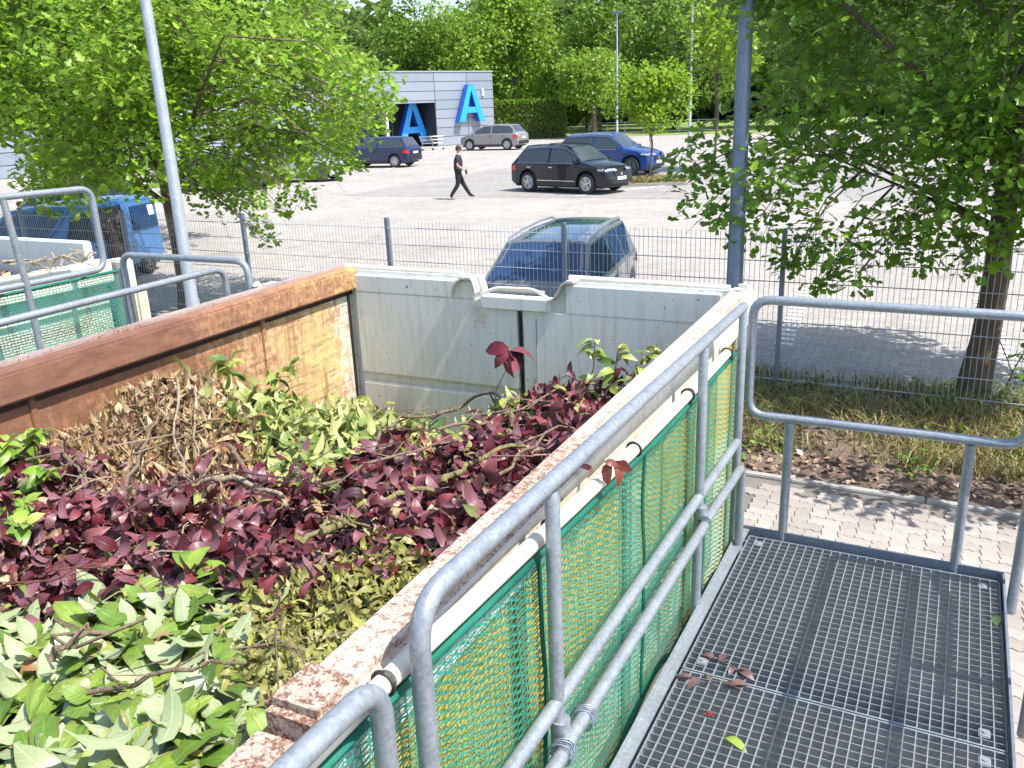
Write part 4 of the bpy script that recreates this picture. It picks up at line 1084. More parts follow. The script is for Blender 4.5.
# branches lying on the heaps
BR = [
 ('pale brown branch lying across the purple leaves below the dry heap', [(-2.179, 1.869), (-1.992, 1.884), (-1.762, 1.819)], .013, 'twig_pale', .05),
 ('olive branch pointing right among purple leaves, nearer one', [(-1.45, 1.60), (-1.391, 1.86), (-1.333, 1.973)], .012, 'twig_olive', .07),
 ('olive branch beside the rim above the nearer olive one', [(-1.34, 2.03), (-1.289, 2.13), (-1.17, 2.30)], .012, 'twig_olive', .07),
 ('brown stick leaning up the left of the dry heap', [(-2.334, 1.69), (-2.6, 2.0), (-2.748, 2.212)], .008, 'twig', .06),
 ('long pale stem lying down over the dry heap', [(-2.868, 2.42), (-2.536, 2.067), (-2.096, 1.745)], .006, 'twig_pale', .07),
 ('second pale stem beside the long pale one on the dry heap', [(-2.82, 2.44), (-2.45, 2.1), (-2.14, 1.80)], .005, 'twig_pale', .05),
 ('thin grey twig across the middle of the purple leaves', [(-1.726, 1.92), (-1.578, 2.158), (-1.501, 2.424)], .006, 'twig', .07),
 ('curved bare stick before the pale doors', [(-2.15, 3.2), (-2.0, 3.3), (-1.75, 3.2)], .012, 'twig', .13),
 ('brown woody stem lying across the pale green leaves, longest in front', [(-1.492, .898), (-1.311, .953), (-1.154, 1.02)], .006, 'twig', .06),
 ('short thick brown stem end among the front green leaves', [(-1.68, .95), (-1.60, 1.06)], .009, 'twig', .06),
 ('long dark thin twig arching over purple leaves in front of the pale branch', [(-2.133, 1.484), (-2.082, 1.671), (-2.0, 1.85), (-1.652, 1.879)], .0045, 'twig_dark', .1),
 ('thin reddish twig at the left edge above the front green leaves', [(-2.235, 1.166), (-2.053, 1.222), (-1.9, 1.33)], .004, 'twig_red', .06),
 ('short pale twig at the left edge', [(-2.504, 1.572), (-2.493, 1.759)], .005, 'twig_pale', .06),
 ('grey stick under the left edge of the dry heap', [(-3.0, 1.933), (-2.647, 1.753)], .009, 'twig', .06),
 ('bare grey twig over the far end of the purple cuttings', [(-1.575, 2.407), (-1.62, 2.9), (-1.541, 3.385)], .007, 'twig', .1),
 ('broken grey stub between laurel and purple leaves', [(-2.306, 2.116), (-2.037, 1.932)], .011, 'twig', .04),
 ('thin grey twig close to the right rim', [(-1.139, 2.053), (-1.103, 2.258), (-1.221, 2.963)], .006, 'twig', .08),
 ('olive stick end above the yellowish hedge clippings', [(-1.508, 1.572), (-1.42, 1.727)], .009, 'twig_olive', .06),
 ('grey forked twig at the back of the purple cuttings', [(-1.71, 2.226), (-1.85, 2.6), (-1.924, 3.126)], .007, 'twig', .11),
 ('slender brown twig on top of the front green leaves', [(-1.30, 1.28), (-1.16, 1.12), (-1.02, 1.05)], .0035, 'twig', .05),
]
for lb, pts, r, mt, lift in BR:
    n_ = len(pts)*3
    P2 = []
    for i in range(n_+1):
        u = i/n_*(len(pts)-1); k = min(len(pts)-2, int(u)); q = Vector(pts[k]).lerp(Vector(pts[k+1]), u-k)
        P2.append((q.x+random.gauss(0, .006), q.y+random.gauss(0, .006), hz1(q.x, q.y)+lift+.045+.02*math.sin(math.pi*i/n_)+random.gauss(0, .004)))
    t = thing('branch', lb, 'branch', P2[0])
    part('wood', MB().tube(P2, [r*(1-.45*i/n_) for i in range(n_+1)], 7), mt, t, 60)
    if r < .01:
        tw = MB()
        for k in range(4):
            a = Vector(P2[random.randrange(2, n_)]); tw = MB().tube([a, a+Vector((random.gauss(0, .05), random.gauss(0, .05), .015)), a+Vector((random.gauss(0, .1), random.gauss(0, .1), .02))], r*.45, 4)
            part('side_twig', tw, mt, t, 60)
tw = MB()
for k in range(420):
    p = sample(Z_PURPLE if k % 4 else Z_DRY, 1)[0]; z = hz1(*p)+random.uniform(.01, .07); a = random.uniform(0, 6.28); L = random.uniform(.04, .16)
    p = Vector((p[0], p[1], z)); d = Vector((math.cos(a), math.sin(a), random.uniform(-.3, .3)))*L
    d.x = min(d.x, -.95-p.x); 
    tw.tube([p, p+d*.5+Vector((0, 0, random.uniform(0, .02))), p+d], random.uniform(.0012, .003), 4)
o = link('twig_tangle', to_mesh('twig_tangle', tw, M['twig_pale'], 60), None, 'stuff'); tag(o, 'tangle of thin pale twigs between the purple leaves in the skip', 'twigs')

# ================================================================== PLATFORM
PZ = 1.18
plat = thing('grating_platform', 'galvanised steel grating platform beside the skip', 'platform', (-.2, 1.5, 0))
GX0, GX1 = -.668, .290
def grating(y0, y1):
    g = MB().box(GX0, GX0+.004, y0, y1, PZ-.03, PZ).box(GX1-.004, GX1, y0, y1, PZ-.03, PZ).box(GX0+.004, GX1-.004, y0, y0+.006, PZ-.032, PZ+.001).box(GX0+.004, GX1-.004, y1-.006, y1, PZ-.032, PZ+.001)
    p = part('grating_panel', g, 'galv', plat)
    b = MB(); n_ = int((y1-y0)/.0333)
    for i in range(1, n_): y = y0+i*(y1-y0)/n_; b.box(GX0+.004, GX1-.004, y-.0012, y+.0012, PZ-.03, PZ-.001)
    part('bearing_bars', b, 'galv', p, kind='stuff')
    c = MB(); m_ = 28
    for i in range(1, m_): x = GX0+i*(GX1-GX0)/m_; c.box(x-.0017, x+.0017, y0+.006, y1-.006, PZ-.008, PZ+.0005)
    part('cross_bars', c, 'galv', p, kind='stuff')
    for (x, y) in ((GX0+.05, y0+.06), (GX1-.06, y0+.06), (GX0+.05, y1-.06), (GX1-.06, y1-.06)):
        part('clip', MB().bbox(x-.016, x+.016, y-.02, y+.02, PZ-.004, PZ+.004, .003).lathe([(0, .008), (.006, .008), (.006, .003), (0, .003)], (x, y, PZ), 'z', 8), 'galv', p, 40)
for y0, y1 in ((2.412, 3.425), (1.395, 2.406), (.378, 1.389), (-.64, .372)): grating(y0, y1)
tb = part('toe_board', MB().box(-.712, .302, 3.446, 3.454, 1.08, 1.212), 'galv_dark', plat)
for x in (-.60, -.56, .08, .13, -.66): part('bolt', MB().lathe([(0, -.008), (.008, -.008), (.008, 0), (0, 0)], (x, 3.445, 1.165), 'y', 8), 'galv', tb)
part('toe_board', MB().box(.296, .304, -.7, 3.445, 1.06, 1.206), 'galv_dark', plat)
part('toe_board', MB().box(-.712, -.704, -.7, 3.444, 1.06, 1.212).box(-.704, -.672, -.7, 3.444, 1.195, 1.2005), 'galv', plat)
part('edge_beam', MB().box(GX0, GX1, 3.428, 3.444, 1.05, 1.146).box(-.70, -.67, -.7, 3.44, 1.03, 1.148).box(.292, .295, -.7, 3.44, 1.03, 1.148), 'galv_dark', plat)
for y in (2.409, 1.392, .375): part('joist', MB().box(-.66, .28, y-.03, y+.03, 1.03, 1.146), 'galv_dark', plat)
for x in (-.64, .24):
    for y in (3.35, .4): part('leg', MB().bbox(x-.04, x+.04, y-.04, y+.04, 0, 1.03, .005), 'galv_dark', plat)

# ------------------------------------------------------------------ railings
TR = .0188
rl_ = thing('guard_rail', 'long galvanised handrail in front of the green netting, double lower tubes', 'railing', (-.72, 2.2, PZ))
X = -.72
part('top_tube', MB().tube(bent([(X, 3.345, 2.215), (X, 1.0, 2.232), (X, 1.0, 1.05)], .09, 7), TR, 16), 'galv', rl_, 60)
for y in (1.53, 2.76, 3.345): part('post', MB().tube([(X, y, 1.06), (X, y, 1.66), (X, y, 2.19), (X, y, 2.205)], [TR, TR*.92, TR*.92, TR*.6], 12), 'galv', rl_, 60)
part('middle_tube', MB().tube([(X, 1.02, 1.665), (X, 3.33, 1.645)], TR*.95, 14), 'galv', rl_, 60)
for a, b in ((.4, 1.53), (1.50, 2.76), (2.73, 3.30)):
    kr = MB().tube(bent([(X+.035, a, 1.575), (X+.035, b-.01, 1.56), (X+.035, b-.01, 1.10)] if b > 3 else [(X+.035, a, 1.575), (X+.035, b-.03, 1.565), (X+.015, b, 1.53)], .05, 5), TR*.95, 14)
    part('knee_tube', kr, 'galv', rl_, 60)
for y in (1.53, 2.76): part('collar', MB().tube([(X+.008, y, 1.57), (X+.008, y, 1.615)], TR*1.25, 14), 'galv', rl_, 60)
part('brace_plate', MB().bbox(X-.03, X+.03, 1.50, 1.56, 1.05, 1.065, .004), 'galv', rl_)
rn = thing('guard_rail', 'short galvanised handrail with a rounded end, nearest the camera', 'railing', (-.72, .3, PZ))
part('top_tube', MB().tube(bent([(X, -.6, 2.19), (X, .885, 2.165), (X, .885, 1.05)], .07, 7), TR, 16), 'galv', rn, 60)
part('middle_tube', MB().tube([(X, -.6, 1.66), (X, .87, 1.66)], TR*.95, 14), 'galv', rn, 60)
part('post', MB().tube([(X, -.4, 1.06), (X, -.4, 2.18)], TR, 12), 'galv', rn, 60)
re = thing('guard_rail', 'rounded rectangular end railing across the grating platform', 'railing', (-.2, 3.455, PZ))
Y = 3.455
part('frame_tube', MB().tube(bent([(-.705, Y, 1.73), (-.705, Y, 2.222), (.305, Y, 2.222), (.305, Y, 1.735)], .075, 7, True), TR, 16, closed=True), 'galv_dark' if False else 'galv', re, 60)
for x in (-.535, .13): part('post', MB().tube([(x, Y+.006, 1.10), (x, Y+.006, 1.715)], TR, 14), 'galv', re, 60)
rr_ = thing('guard_rail', 'galvanised railing on the right side of the platform, mostly outside the picture', 'railing', (.345, 2.2, PZ))
X2 = .348
part('frame_tube', MB().tube(bent([(X2, .3, 1.73), (X2, .3, 2.222), (X2, 3.36, 2.222), (X2, 3.36, 1.735)], .075, 7, True), TR, 16, closed=True), 'galv', rr_, 60)
part('post', MB().tube(bent([(X2-.012, 3.385, 1.08), (X2-.012, 3.385, 1.62), (X2+.05, 3.2, 1.62), (X2+.05, 2.6, 1.62)], .06, 6), TR, 14), 'galv', rr_, 60)
for y in (2.73, 1.6, .5): part('post', MB().tube([(X2+.012, y, 1.02), (X2+.012, y, 1.715)], TR, 14), 'galv', rr_, 60)

# ------------------------------------------------------------------ netting
def netting(name, label, x, y0, y1, zt, zb, seed, colour='net', skew=0, drop=0, pitch_h=.0108, pitch_v=.022, sag=.012):
    rs = np.random.default_rng(seed)
    t = thing(name, label, 'netting', (x, (y0+y1)/2, PZ))
    off = np.array([x, (y0+y1)/2, PZ])
    ph = rs.uniform(0, 6, 6)
    def fx(y, z):
        d = (zt-z)
        return x+sag*(np.sin(y*4.1+ph[0])*.6+np.sin(y*9.7+z*3+ph[1])*.35+np.sin(z*7+y*2+ph[2])*.4)*np.clip(d*3, .1, 1)
    def ztop(y): return zt-np.minimum(drop*np.maximum(y-.9, 0), .068)
    def bot(y): return zb+.05*np.abs(np.sin((y-y0)*math.pi/.62))**.7-.02*np.sin(y*5)
    V = []; F = []
    ny_ = int((y1-y0)/.0117); ys = np.linspace(y0, y1, ny_+1)
    z = zt
    k = 0; cnt = 0
    while z > zb-.02:
        w = .0048
        yy = ys; zz = z+.0026*np.sin(yy*180+k*math.pi)+.006*np.sin(yy*3+k*.05)
        ok = (zz > bot(yy)) & (zz < ztop(yy))
        xs = fx(yy, zz)+.0015*np.sin(yy*90+k*3.1)
        top = np.stack([xs, yy, zz+w/2], 1); bo = np.stack([xs, yy, zz-w/2], 1)
        V.append(np.stack([top, bo], 1).reshape(-1, 3))
        i = np.arange(ny_); i = i[ok[:-1] & ok[1:]]
        F.append(np.stack([2*i, 2*i+1, 2*i+3, 2*i+2], 1)+cnt); cnt += 2*(ny_+1)
        z -= pitch_h; k += 1
    nz_ = 34; zs = np.linspace(zt, zb-.02, nz_+1); y = y0+.004; k = 0
    while y < y1:
        w = .003; yy = y+.0035*np.sin(zs*130+k*math.pi)
        zz = np.clip(zs, bot(np.full_like(zs, y)), ztop(np.full_like(zs, y)))
        xs = fx(yy, zz)+.0012
        a = np.stack([xs, yy-w/2, zz], 1); b = np.stack([xs, yy+w/2, zz], 1)
        V.append(np.stack([a, b], 1).reshape(-1, 3)); i = np.arange(nz_)
        F.append(np.stack([2*i, 2*i+1, 2*i+3, 2*i+2], 1)+cnt); cnt += 2*(nz_+1)
        y += pitch_v; k += 1
    link('weave', np_mesh('weave', np.concatenate(V)-off, np.concatenate(F), M[colour]), t, 'stuff')
    hm = MB(); yb = np.linspace(y0, y1, 60)
    hm.tube([(float(fx(q, zt))+.004, q, float(ztop(q))-.004) for q in yb], .011, 6)
    hm.tube([(float(fx(q, bot(q)))+.004, q, float(bot(q))) for q in yb], .011, 6)
    hm.tube([(float(fx(y1, z))+.003, y1, z) for z in np.linspace(float(ztop(y1)), float(bot(y1)), 20)], .012, 6)
    part('hem', hm, 'net_hem', t, 60)
    band = MB()
    # folded double strip under the top hem and stripe seams
    for q in (y0+.55, y0+1.35, y0+2.1, y0+2.8):
        if q < y1: band.tube([(float(fx(q, z))+.004, q+.004*math.sin(z*20), z) for z in np.linspace(float(ztop(q)), float(bot(q))+.0, 26)], .006, 5)
    part('seam', band, 'net_hem', t, 60)
    return t
netting('net_screen', 'green woven net hanging on the handrail along the near skip', -.772, .2, 3.60, 2.062, 1.04, 3, drop=.045)
pole = thing('net_pole', 'cream plastic tube holding the near green net under the handrail', 'tube', (-.768, 1.9, 2.06))
for a, b in ((.55, .96), (.97, 1.62), (1.63, 2.2), (2.21, 2.75), (2.76, 3.3)):
    tz = lambda q: max(2.03, 2.098-.045*max(0, q-.9))
    part('tube_length', MB().tube([(-.768, a, tz(a)), (-.768, b-.006, tz(b))], .0185, 12), 'tube_cream', pole, 60)
    part('tie', MB().tube([(-.768+.022*math.cos(q), b-.004, tz(b)+.022*math.sin(q)) for q in [k*math.pi/7 for k in range(14)]], .004, 5, closed=True), 'tie', pole)
for y, lb in ((1.47, 'twisted tie wire wrapped round the lower handrail tube left of the post'), (1.60, 'twisted tie wire wrapped round the lower handrail tube right of the post')):
    wr = MB(); n_ = 52
    wr.tube([(-.69+.03*math.cos(i*.5), y+.0006*i+.008*math.sin(i), 1.565+.03*math.sin(i*.5)) for i in range(n_)], .0016, 4)
    o = link('tie_wire', to_mesh('tie_wire', wr, M['galv_dark'], 60)); tag(o, lb, 'wire')

# fallen sprigs on rail and deck
sprig('plum_sprig', 'plum sprig with dry red leaves caught on the handrail', [(-.775, 1.86, 2.09), (-.74, 1.89, 2.13), (-.72, 1.92, 2.12)], [(1, 1.2, .5, .8), (1, 5.5, .9, .9), (.7, 4.7, 1.1, .9), (.5, .4, .3, .6), (.9, .2, .5, .8), (.2, 3.0, -.2, .9)], 'dryred', .003, .07, .034, 'twig')
sprig('plum_sprig', 'withered plum leaves on the grating, upper one of two', [(-.60, 2.50, PZ+.012), (-.49, 2.465, PZ+.012)], [(.2, 2.8, 0, .9), (.35, 1.3, -.1, .8), (.9, .1, 0, 1), (1, 5.8, -.1, .9), (.8, 4.7, 0, .6)], 'withered', .002, .065, .03, 'twig', lw=.25)
sprig('plum_sprig', 'withered plum leaves on the grating joint, lower one of two', [(-.63, 2.36, PZ+.012), (-.50, 2.38, PZ+.012)], [(.1, 3.2, 0, .9), (.3, 4.2, -.05, .9), (.8, .1, 0, 1.1), (1, .5, -.1, .9), (.5, 1.9, 0, .7)], 'withered', .002, .07, .032, 'twig', lw=.25)
def one_leaf(name, label, loc, L, W, mat, yaw, pitch=0):
    t = thing(name, label, 'leaf', loc, yaw)
    sv, sf = leaf_shape(L, W, 5, .25, .6); sv[:, 2] += .006
    o = link('blade', np_mesh('blade', sv, sf, M[mat], True), t); o.rotation_euler = (pitch, 0, 0)
    lpart('stalk', MB().tube([(-L*.25, 0, .004), (0, 0, .008)], .0016, 5), 'twig', t)
one_leaf('fallen_leaf', 'small red petal like leaf on the grating', (-.535, 2.21, PZ), .03, .024, 'purple', .4)
one_leaf('fallen_leaf', 'single green folded leaf lying on the grating', (-.455, 2.14, PZ), .075, .032, 'front', -.35)
one_leaf('fallen_leaf', 'dull green leaf by the right toe board of the platform', (.262, 3.16, PZ), .07, .032, 'dull_leaf', -1.2, .5)

# ================================================================== LEFT CONTAINER, PLATFORM AND RAILS
c2 = thing('waste_container', 'cream white skip behind green netting at the left edge', 'skip', (-6.0, 1.5, 0))
part('right_rim', MB().bbox(-5.06, -4.93, -2, 3.78, 1.99, 2.14, .012), 'cont2', c2, 40)
part('right_wall', MB().box(-5.03, -4.99, -2, 3.75, .2, 1.99), 'cont2', c2)
part('end_wall', MB().bbox(-7.3, -5.07, 3.70, 3.76, .2, 2.26, .01), 'door', c2, 40)
part('end_post', MB().bbox(-5.02, -4.87, 3.80, 3.9, .2, 2.13, .012), 'cont2', c2, 40)
part('hinge', MB().bbox(-4.86, -4.78, 3.80, 3.9, 1.2, 1.95, .015).bbox(-4.85, -4.79, 3.80, 3.9, .5, 1.05, .015), 'cont2', c2, 40)
part('left_wall', MB().box(-7.34, -7.3, -2, 3.76, .2, 2.2), 'left_wall', c2)
part('cross_beam', MB().bbox(-7.29, -5.08, 3.05, 3.2, 1.98, 2.12, .01), 'cont2', c2, 40)
part('floor', MB().box(-7.3, -5.03, -2, 3.7, .12, .2), 'left_wall', c2)
def c2core():
    X_, Y_ = np.meshgrid(np.linspace(-7.25, -5.1, 30), np.linspace(-1.5, 3.6, 50), indexing='ij')
    Z_ = 2.02+.06*np.sin(X_*5)*np.sin(Y_*4)-.3*np.clip(X_+5.8, 0, 1)+.02*rng.normal(size=X_.shape)
    ii, jj = np.meshgrid(np.arange(29), np.arange(49), indexing='ij'); b = (ii*50+jj).ravel()
    t = thing('brown_waste', 'dark brown garden waste in the cream white skip', 'garden waste', (-6.1, 1, 1.8))
    link('core', np_mesh('core', np.stack([X_.ravel()+6.1, Y_.ravel()-1, Z_.ravel()-1.8], 1), np.stack([b, b+50, b+51, b+1], 1), M['heap_core'], True), t)
    n_ = 2500; P = np.stack([rng.uniform(-7.2, -5.15, n_), rng.uniform(-.5, 3.6, n_), np.zeros(n_)], 1); P[:, 2] = 2.06+.06*np.sin(P[:, 0]*5)*np.sin(P[:, 1]*4)-.3*np.clip(P[:, 0]+5.8, 0, 1)
    V, F = scatter([simple_leaf()], P, rotmats(rng.uniform(0, 6.28, n_), rng.normal(0, .5, n_), rng.normal(0, .5, n_)), rng.uniform(.04, .1, n_))
    link('leaf_mass', np_mesh('leaf_mass', V-np.array([-6.1, 1, 1.8]), F, M['litter']), t, 'stuff')
c2core()
t = thing('rag', 'crumpled pale wire and cloth lying on the rim of the cream white skip', 'debris', (-4.98, 3.45, 2.14))
wr = MB()
for k in range(14):
    a = Vector((-4.99+random.gauss(0, .03), 3.25+k*.03+random.gauss(0, .03), 2.15)); wr.tube([a, a+Vector((random.gauss(0, .06), random.gauss(0, .06), .06)), a+Vector((random.gauss(0, .06), random.gauss(0, .08), random.uniform(.02, .1)))], .006, 4)
part('strands', wr, 'twig_pale', t)
netting('net_screen', 'green woven net hanging below the rim of the cream white skip', -4.84, -.5, 3.79, 2.08, 1.05, 8, pitch_h=.016, pitch_v=.022)
gx = -4.6
r3 = thing('guard_rail', 'tall rounded rail frame in front of the cream white skip', 'railing', (gx, 2, PZ))
part('frame_tube', MB().tube(bent([(gx, .3, 2.17), (gx, .3, 2.66), (gx, 3.47, 2.63), (gx, 3.47, 2.15)], .08, 7, True), TR, 14, closed=True), 'galv', r3, 60)
for y in (.8, 2.95): part('post', MB().tube([(gx+.01, y, 1.1), (gx+.01, y, 2.15), (gx+.01, y-.03, 2.62)], TR, 12), 'galv', r3, 60)
r4 = thing('guard_rail', 'end railing with a bent corner between the two skips', 'railing', (-3.95, 3.47, PZ))
part('frame_tube', MB().tube(bent([(-4.42, 3.46, 1.05), (-4.42, 3.46, 2.245), (-3.43, 3.46, 2.25), (-3.40, 3.46, 1.1)], .08, 7), TR, 16), 'galv', r4, 60)
part('post', MB().bbox(-4.46, -4.43, 3.44, 3.5, 1.0, 2.16, .006), 'galv', r4)
part('post', MB().tube([(-3.95, 3.46, 1.1), (-3.95, 3.46, 1.95)], TR, 12), 'galv', r4, 60)
r5 = thing('guard_rail', 'straight handrail with a bent end just behind the rusty skip side', 'railing', (-3.52, 2, PZ))
part('top_tube', MB().tube(bent([(-3.5, -.5, 2.212), (-3.5, 3.36, 2.228), (-3.5, 3.37, 1.05)], .08, 7), TR*.9, 14), 'galv', r5, 60)
for y in (.5, 2.0): part('post', MB().tube([(-3.5, y, 1.05), (-3.5, y, 2.2)], TR*.9, 12), 'galv', r5, 60)
p2 = thing('grating_platform', 'second steel platform between the two skips, mostly hidden', 'platform', (-3.98, 1.5, 0))
part('deck', MB().box(-4.58, -3.42, -1, 3.42, 1.12, PZ), 'galv_dark', p2)
part('toe_board', MB().box(-4.60, -3.40, 3.425, 3.44, 1.06, 1.22), 'galv_dark', p2)
for x in (-4.5, -3.5):
    for y in (3.3, .3): part('leg', MB().bbox(x-.04, x+.04, y-.04, y+.04, 0, 1.12, .005), 'galv_dark', p2)

# ================================================================== VEHICLES
def lerp_pts(pts, x):
    for (a, za), (b, zb) in zip(pts, pts[1:]):
        if a <= x <= b: return za+(zb-za)*(x-a)/(b-a) if b > a else zb
    return pts[0][1] if x < pts[0][0] else pts[-1][1]
def car(name, label, cat, loc, rz, sc, paint, L=4.4, W=1.82, H=1.62, hood=1.0, belt=.98, cowl=1.05, rf=.45, rr=-1.45, tail=-2.0, wf=1.33, wr=-1.32, wr_=.335, pillars=(-.35,), rims='alloy', glass='glass', rails=None, clad=False, sillz=.24, group=None, rear_glass=True, side_glass=True, roof_in=.70, van=False, nose=.32, sunroof=False):
    t = thing(name, label, cat, (loc[0], loc[1], 0), rz, group)
    t.scale = (sc, sc, sc)
    x0, x1 = -L/2, L/2; B = carpaint(name+'_paint', paint) if isinstance(paint, tuple) else paint
    top = [(x0, .62), (x0+.02, belt-.10), (tail-.04, belt+.02), (tail, belt+.04), (rr, H-.05), ((rr+rf)/2, H), (rf, H-.045), (cowl, hood+.05), (cowl+.04, hood+.03), (x1-.6, hood-.06), (x1-.2, hood-.17), (x1-.04, hood-nose), (x1, .55)]
    cab = [(x0, 0), (tail, 0), (rr, 1), (rf, 1), (cowl, 0), (x1, 0)]
    plan = [(x0, .80), (x0+.06, .90), (x0+.3, .965), (x0+.9, 1), (x1-1.2, 1), (x1-.5, .96), (x1-.15, .87), (x1-.03, .74), (x1, .68)]
    ra = wr_+.055; wz = wr_
    xs = {x0, x0+.02, x0+.06, x0+.3, tail-.04, tail, rr, (rr+rf)/2, rf, cowl, cowl+.04, x1-.6, x1-.35, x1-.2, x1-.12, x1-.04, x1}
    xs |= {tail+(rr-tail)*.5, rf+(cowl-rf)*.33, rf+(cowl-rf)*.66}
    for p in pillars: xs |= {p-.05, p+.05}
    for c in (wf, wr):
        for a in np.linspace(0, math.pi, 9): xs.add(round(c+ra*math.cos(a), 4))
        xs |= {c-ra-.015, c+ra+.015}
    xs = sorted(x for x in xs if x0 <= x <= x1)
    ded = [xs[0]]
    for x in xs[1:]:
        if x-ded[-1] > .012: ded.append(x)
    xs = ded
    def ring(x):
        zt = lerp_pts(top, x); w = W/2*lerp_pts(plan, x); c = lerp_pts(cab, x)
        zb = sillz
        e = min(x-x0, x1-x)
        if e < .3: zb = sillz+(.3-e)*.35
        for q in (wf, wr):
            d = abs(x-q)
            if d <= ra+.001: zb = max(sillz, wz+math.sqrt(max(0, ra*ra-d*d)))
        bz = min(belt+.03*(x0-x)/L*0, zt-.035); 
        wt = w*(.93-(.93-roof_in)*c) if not van else w*(.95-.09*c)
        m = zb+(bz-zb)*.5
        return [(0, zb), (w*.93, zb), (w*.995, min(zb+.06, m)), (w, m), (w*.985, bz-.03), (w*.955, bz), (wt+.02*(c), zt-.05 if c > .3 else zt-.03), (wt*.86, zt-.008), (wt*.45, zt+.012), (0, zt+.016)]
    rg = [ring(x) for x in xs]; K = len(rg[0])
    mbx = MB(); vs = []; fs = []
    for x, r in zip(xs, rg):
        for (y, z) in r: vs.append((x, y, z))
        for (y, z) in r: vs.append((x, -y, z))
    for i in range(len(xs)-1):
        for s in (0, 1):
            for k in range(K-1):
                a = i*2*K+s*K+k; b = a+1; c = b+2*K; d = a+2*K
                fs.append((a, b, c, d) if s == 0 else (a, d, c, b))
    for i in (0, len(xs)-1):
        for k in range(K-1):
            a = i*2*K+k; fs.append((a, a+1, a+1+K, a+K))
    mbx.add(vs, fs)
    me = to_mesh('body', mbx, B, 32)
    bm = bmesh.new(); bm.from_mesh(me); bmesh.ops.remove_doubles(bm, verts=bm.verts, dist=.0005); bmesh.ops.recalc_face_normals(bm, faces=bm.faces); bm.to_mesh(me); bm.free()
    me.polygons.foreach_set('use_smooth', [True]*len(me.polygons)); me.set_sharp_from_angle(angle=R(32))
    body = link('body', me, t)
    def sidept(x, f, s):
        """point on the side glass between belt (f=0) and roof edge (f=1)"""
        r = ring(x); a, b = r[5], r[6]
        return Vector((x, s*(a[0]+(b[0]-a[0])*f+.006), a[1]+(b[1]-a[1])*f))
    def pane(name_, x_a, x_b, s, f0=.06, f1=.94, n_=5):
        m_ = MB(); vs_ = []; fs_ = []
        for i in range(n_+1):
            x = x_a+(x_b-x_a)*i/n_
            vs_ += [sidept(x, f0, s), sidept(x, f1, s)]
        for i in range(n_): fs_.append((2*i, 2*i+1, 2*i+3, 2*i+2))
        n0 = len(vs_)
        return lpart(name_, m_.add(vs_, fs_), glass, t, 60)
    # side windows between pillars
    ed = [tail+(rr-tail)*(.42 if not van else .9)]+[p for p in pillars]+[rf+(cowl-rf)*.72]
    for s in (1, -1):
        if side_glass is True or (side_glass == 'right' and s < 0):
            for a, b in zip(ed, ed[1:]): pane('side_window', a+.045, b-.045, s)
        elif isinstance(side_glass, (list, tuple)):
            for a, b in side_glass: pane('side_window', a, b, s, .02, .9)
    def toppane(name_, xa, xb, n_=4, grow=.006, wm=.93):
        m_ = MB(); vs_ = []; fs_ = []
        for i in range(n_+1):
            x = xa+(xb-xa)*i/n_; r = ring(x)
            row = []
            for k in (7, 8, 9): row.append((r[k][0]*wm if k == 7 else r[k][0], r[k][1]))
            # widen towards the pillar
            e = (r[6][0]*.93, (r[6][1]*.7+r[7][1]*.3)+.004)
            row = [e]+row
            nrm = Vector((1 if xa > 0 else -1, 0, .7)).normalized()*grow
            line = [(x+nrm.x, y, z+nrm.z) for y, z in row]+[(x+nrm.x, -y, z+nrm.z) for y, z in row[-2::-1]]
            vs_ += line
        q = len(vs_)//(n_+1)
        for i in range(n_):
            for k in range(q-1): a = i*q+k; fs_.append((a, a+1, a+q+1, a+q))
        return lpart(name_, m_.add(vs_, fs_), glass, t, 60)
    toppane('windshield', rf+.04, cowl-.02)
    if sunroof: toppane('roof_glass', rr+.45, rf-.06, 5, .006, .9)
    if rear_glass: toppane('rear_window', tail+(rr-tail)*.12, rr-.03)
    # wheels
    for wx in (wf, wr):
        for s in (1, -1):
            y = s*(W/2-.115)
            w_ = lpart('wheel', MB().lathe([(wr_*.62, -.105), (wr_*.9, -.11), (wr_*.985, -.09), (wr_, -.04), (wr_, .04), (wr_*.985, .09), (wr_*.9, .11), (wr_*.62, .105)], (wx, y, wr_), 'y', 28), 'tyre', t, 50)
            rm = MB(); yo = y+s*.085
            rm.lathe([(wr_*.66, -.0), (wr_*.7, .02*s), (wr_*.62, .022*s), (wr_*.60, -.05*s), (.0, -.05*s)], (wx, yo, wr_), 'y', 28)
            for k in range(5):
                a = 2*math.pi*k/5+.3
                for da in (-.16, .16):
                    p = Vector((wx+.04*math.cos(a+da), yo+s*.012, wr_+.04*math.sin(a+da))); q = Vector((wx+wr_*.62*math.cos(a+da), yo+s*.012, wr_+wr_*.62*math.sin(a+da)))
                    rm.tube([p, q], .018, 5)
            rm.lathe([(.0, .02*s), (.05, .018*s), (.055, -.01*s)], (wx, yo, wr_), 'y', 12)
            rb = MB().lathe([(0, -.04*s), (wr_*.6, -.04*s)], (wx, yo, wr_), 'y', 24)
            rim_o = link('rim', to_mesh('rim', rm, M[rims], 50), w_)
            rim_o.data.materials.append(M['black_plastic'])
        bx_ = MB().box(wx-ra*.96, wx+ra*.96, -W/2+.24, W/2-.24, .25, wr_+ra*.97)
        lpart('wheel_well', bx_, 'black_plastic', t)
    lpart('underbody', MB().box(x0+.25, x1-.25, -W/2+.12, W/2-.12, sillz-.04, sillz+.1), 'black_plastic', t)
    # lights, mirrors, plates, handles
    def patch(name_, pts, mat_, th=.02):
        return lpart(name_, pts, mat_, t, 40)
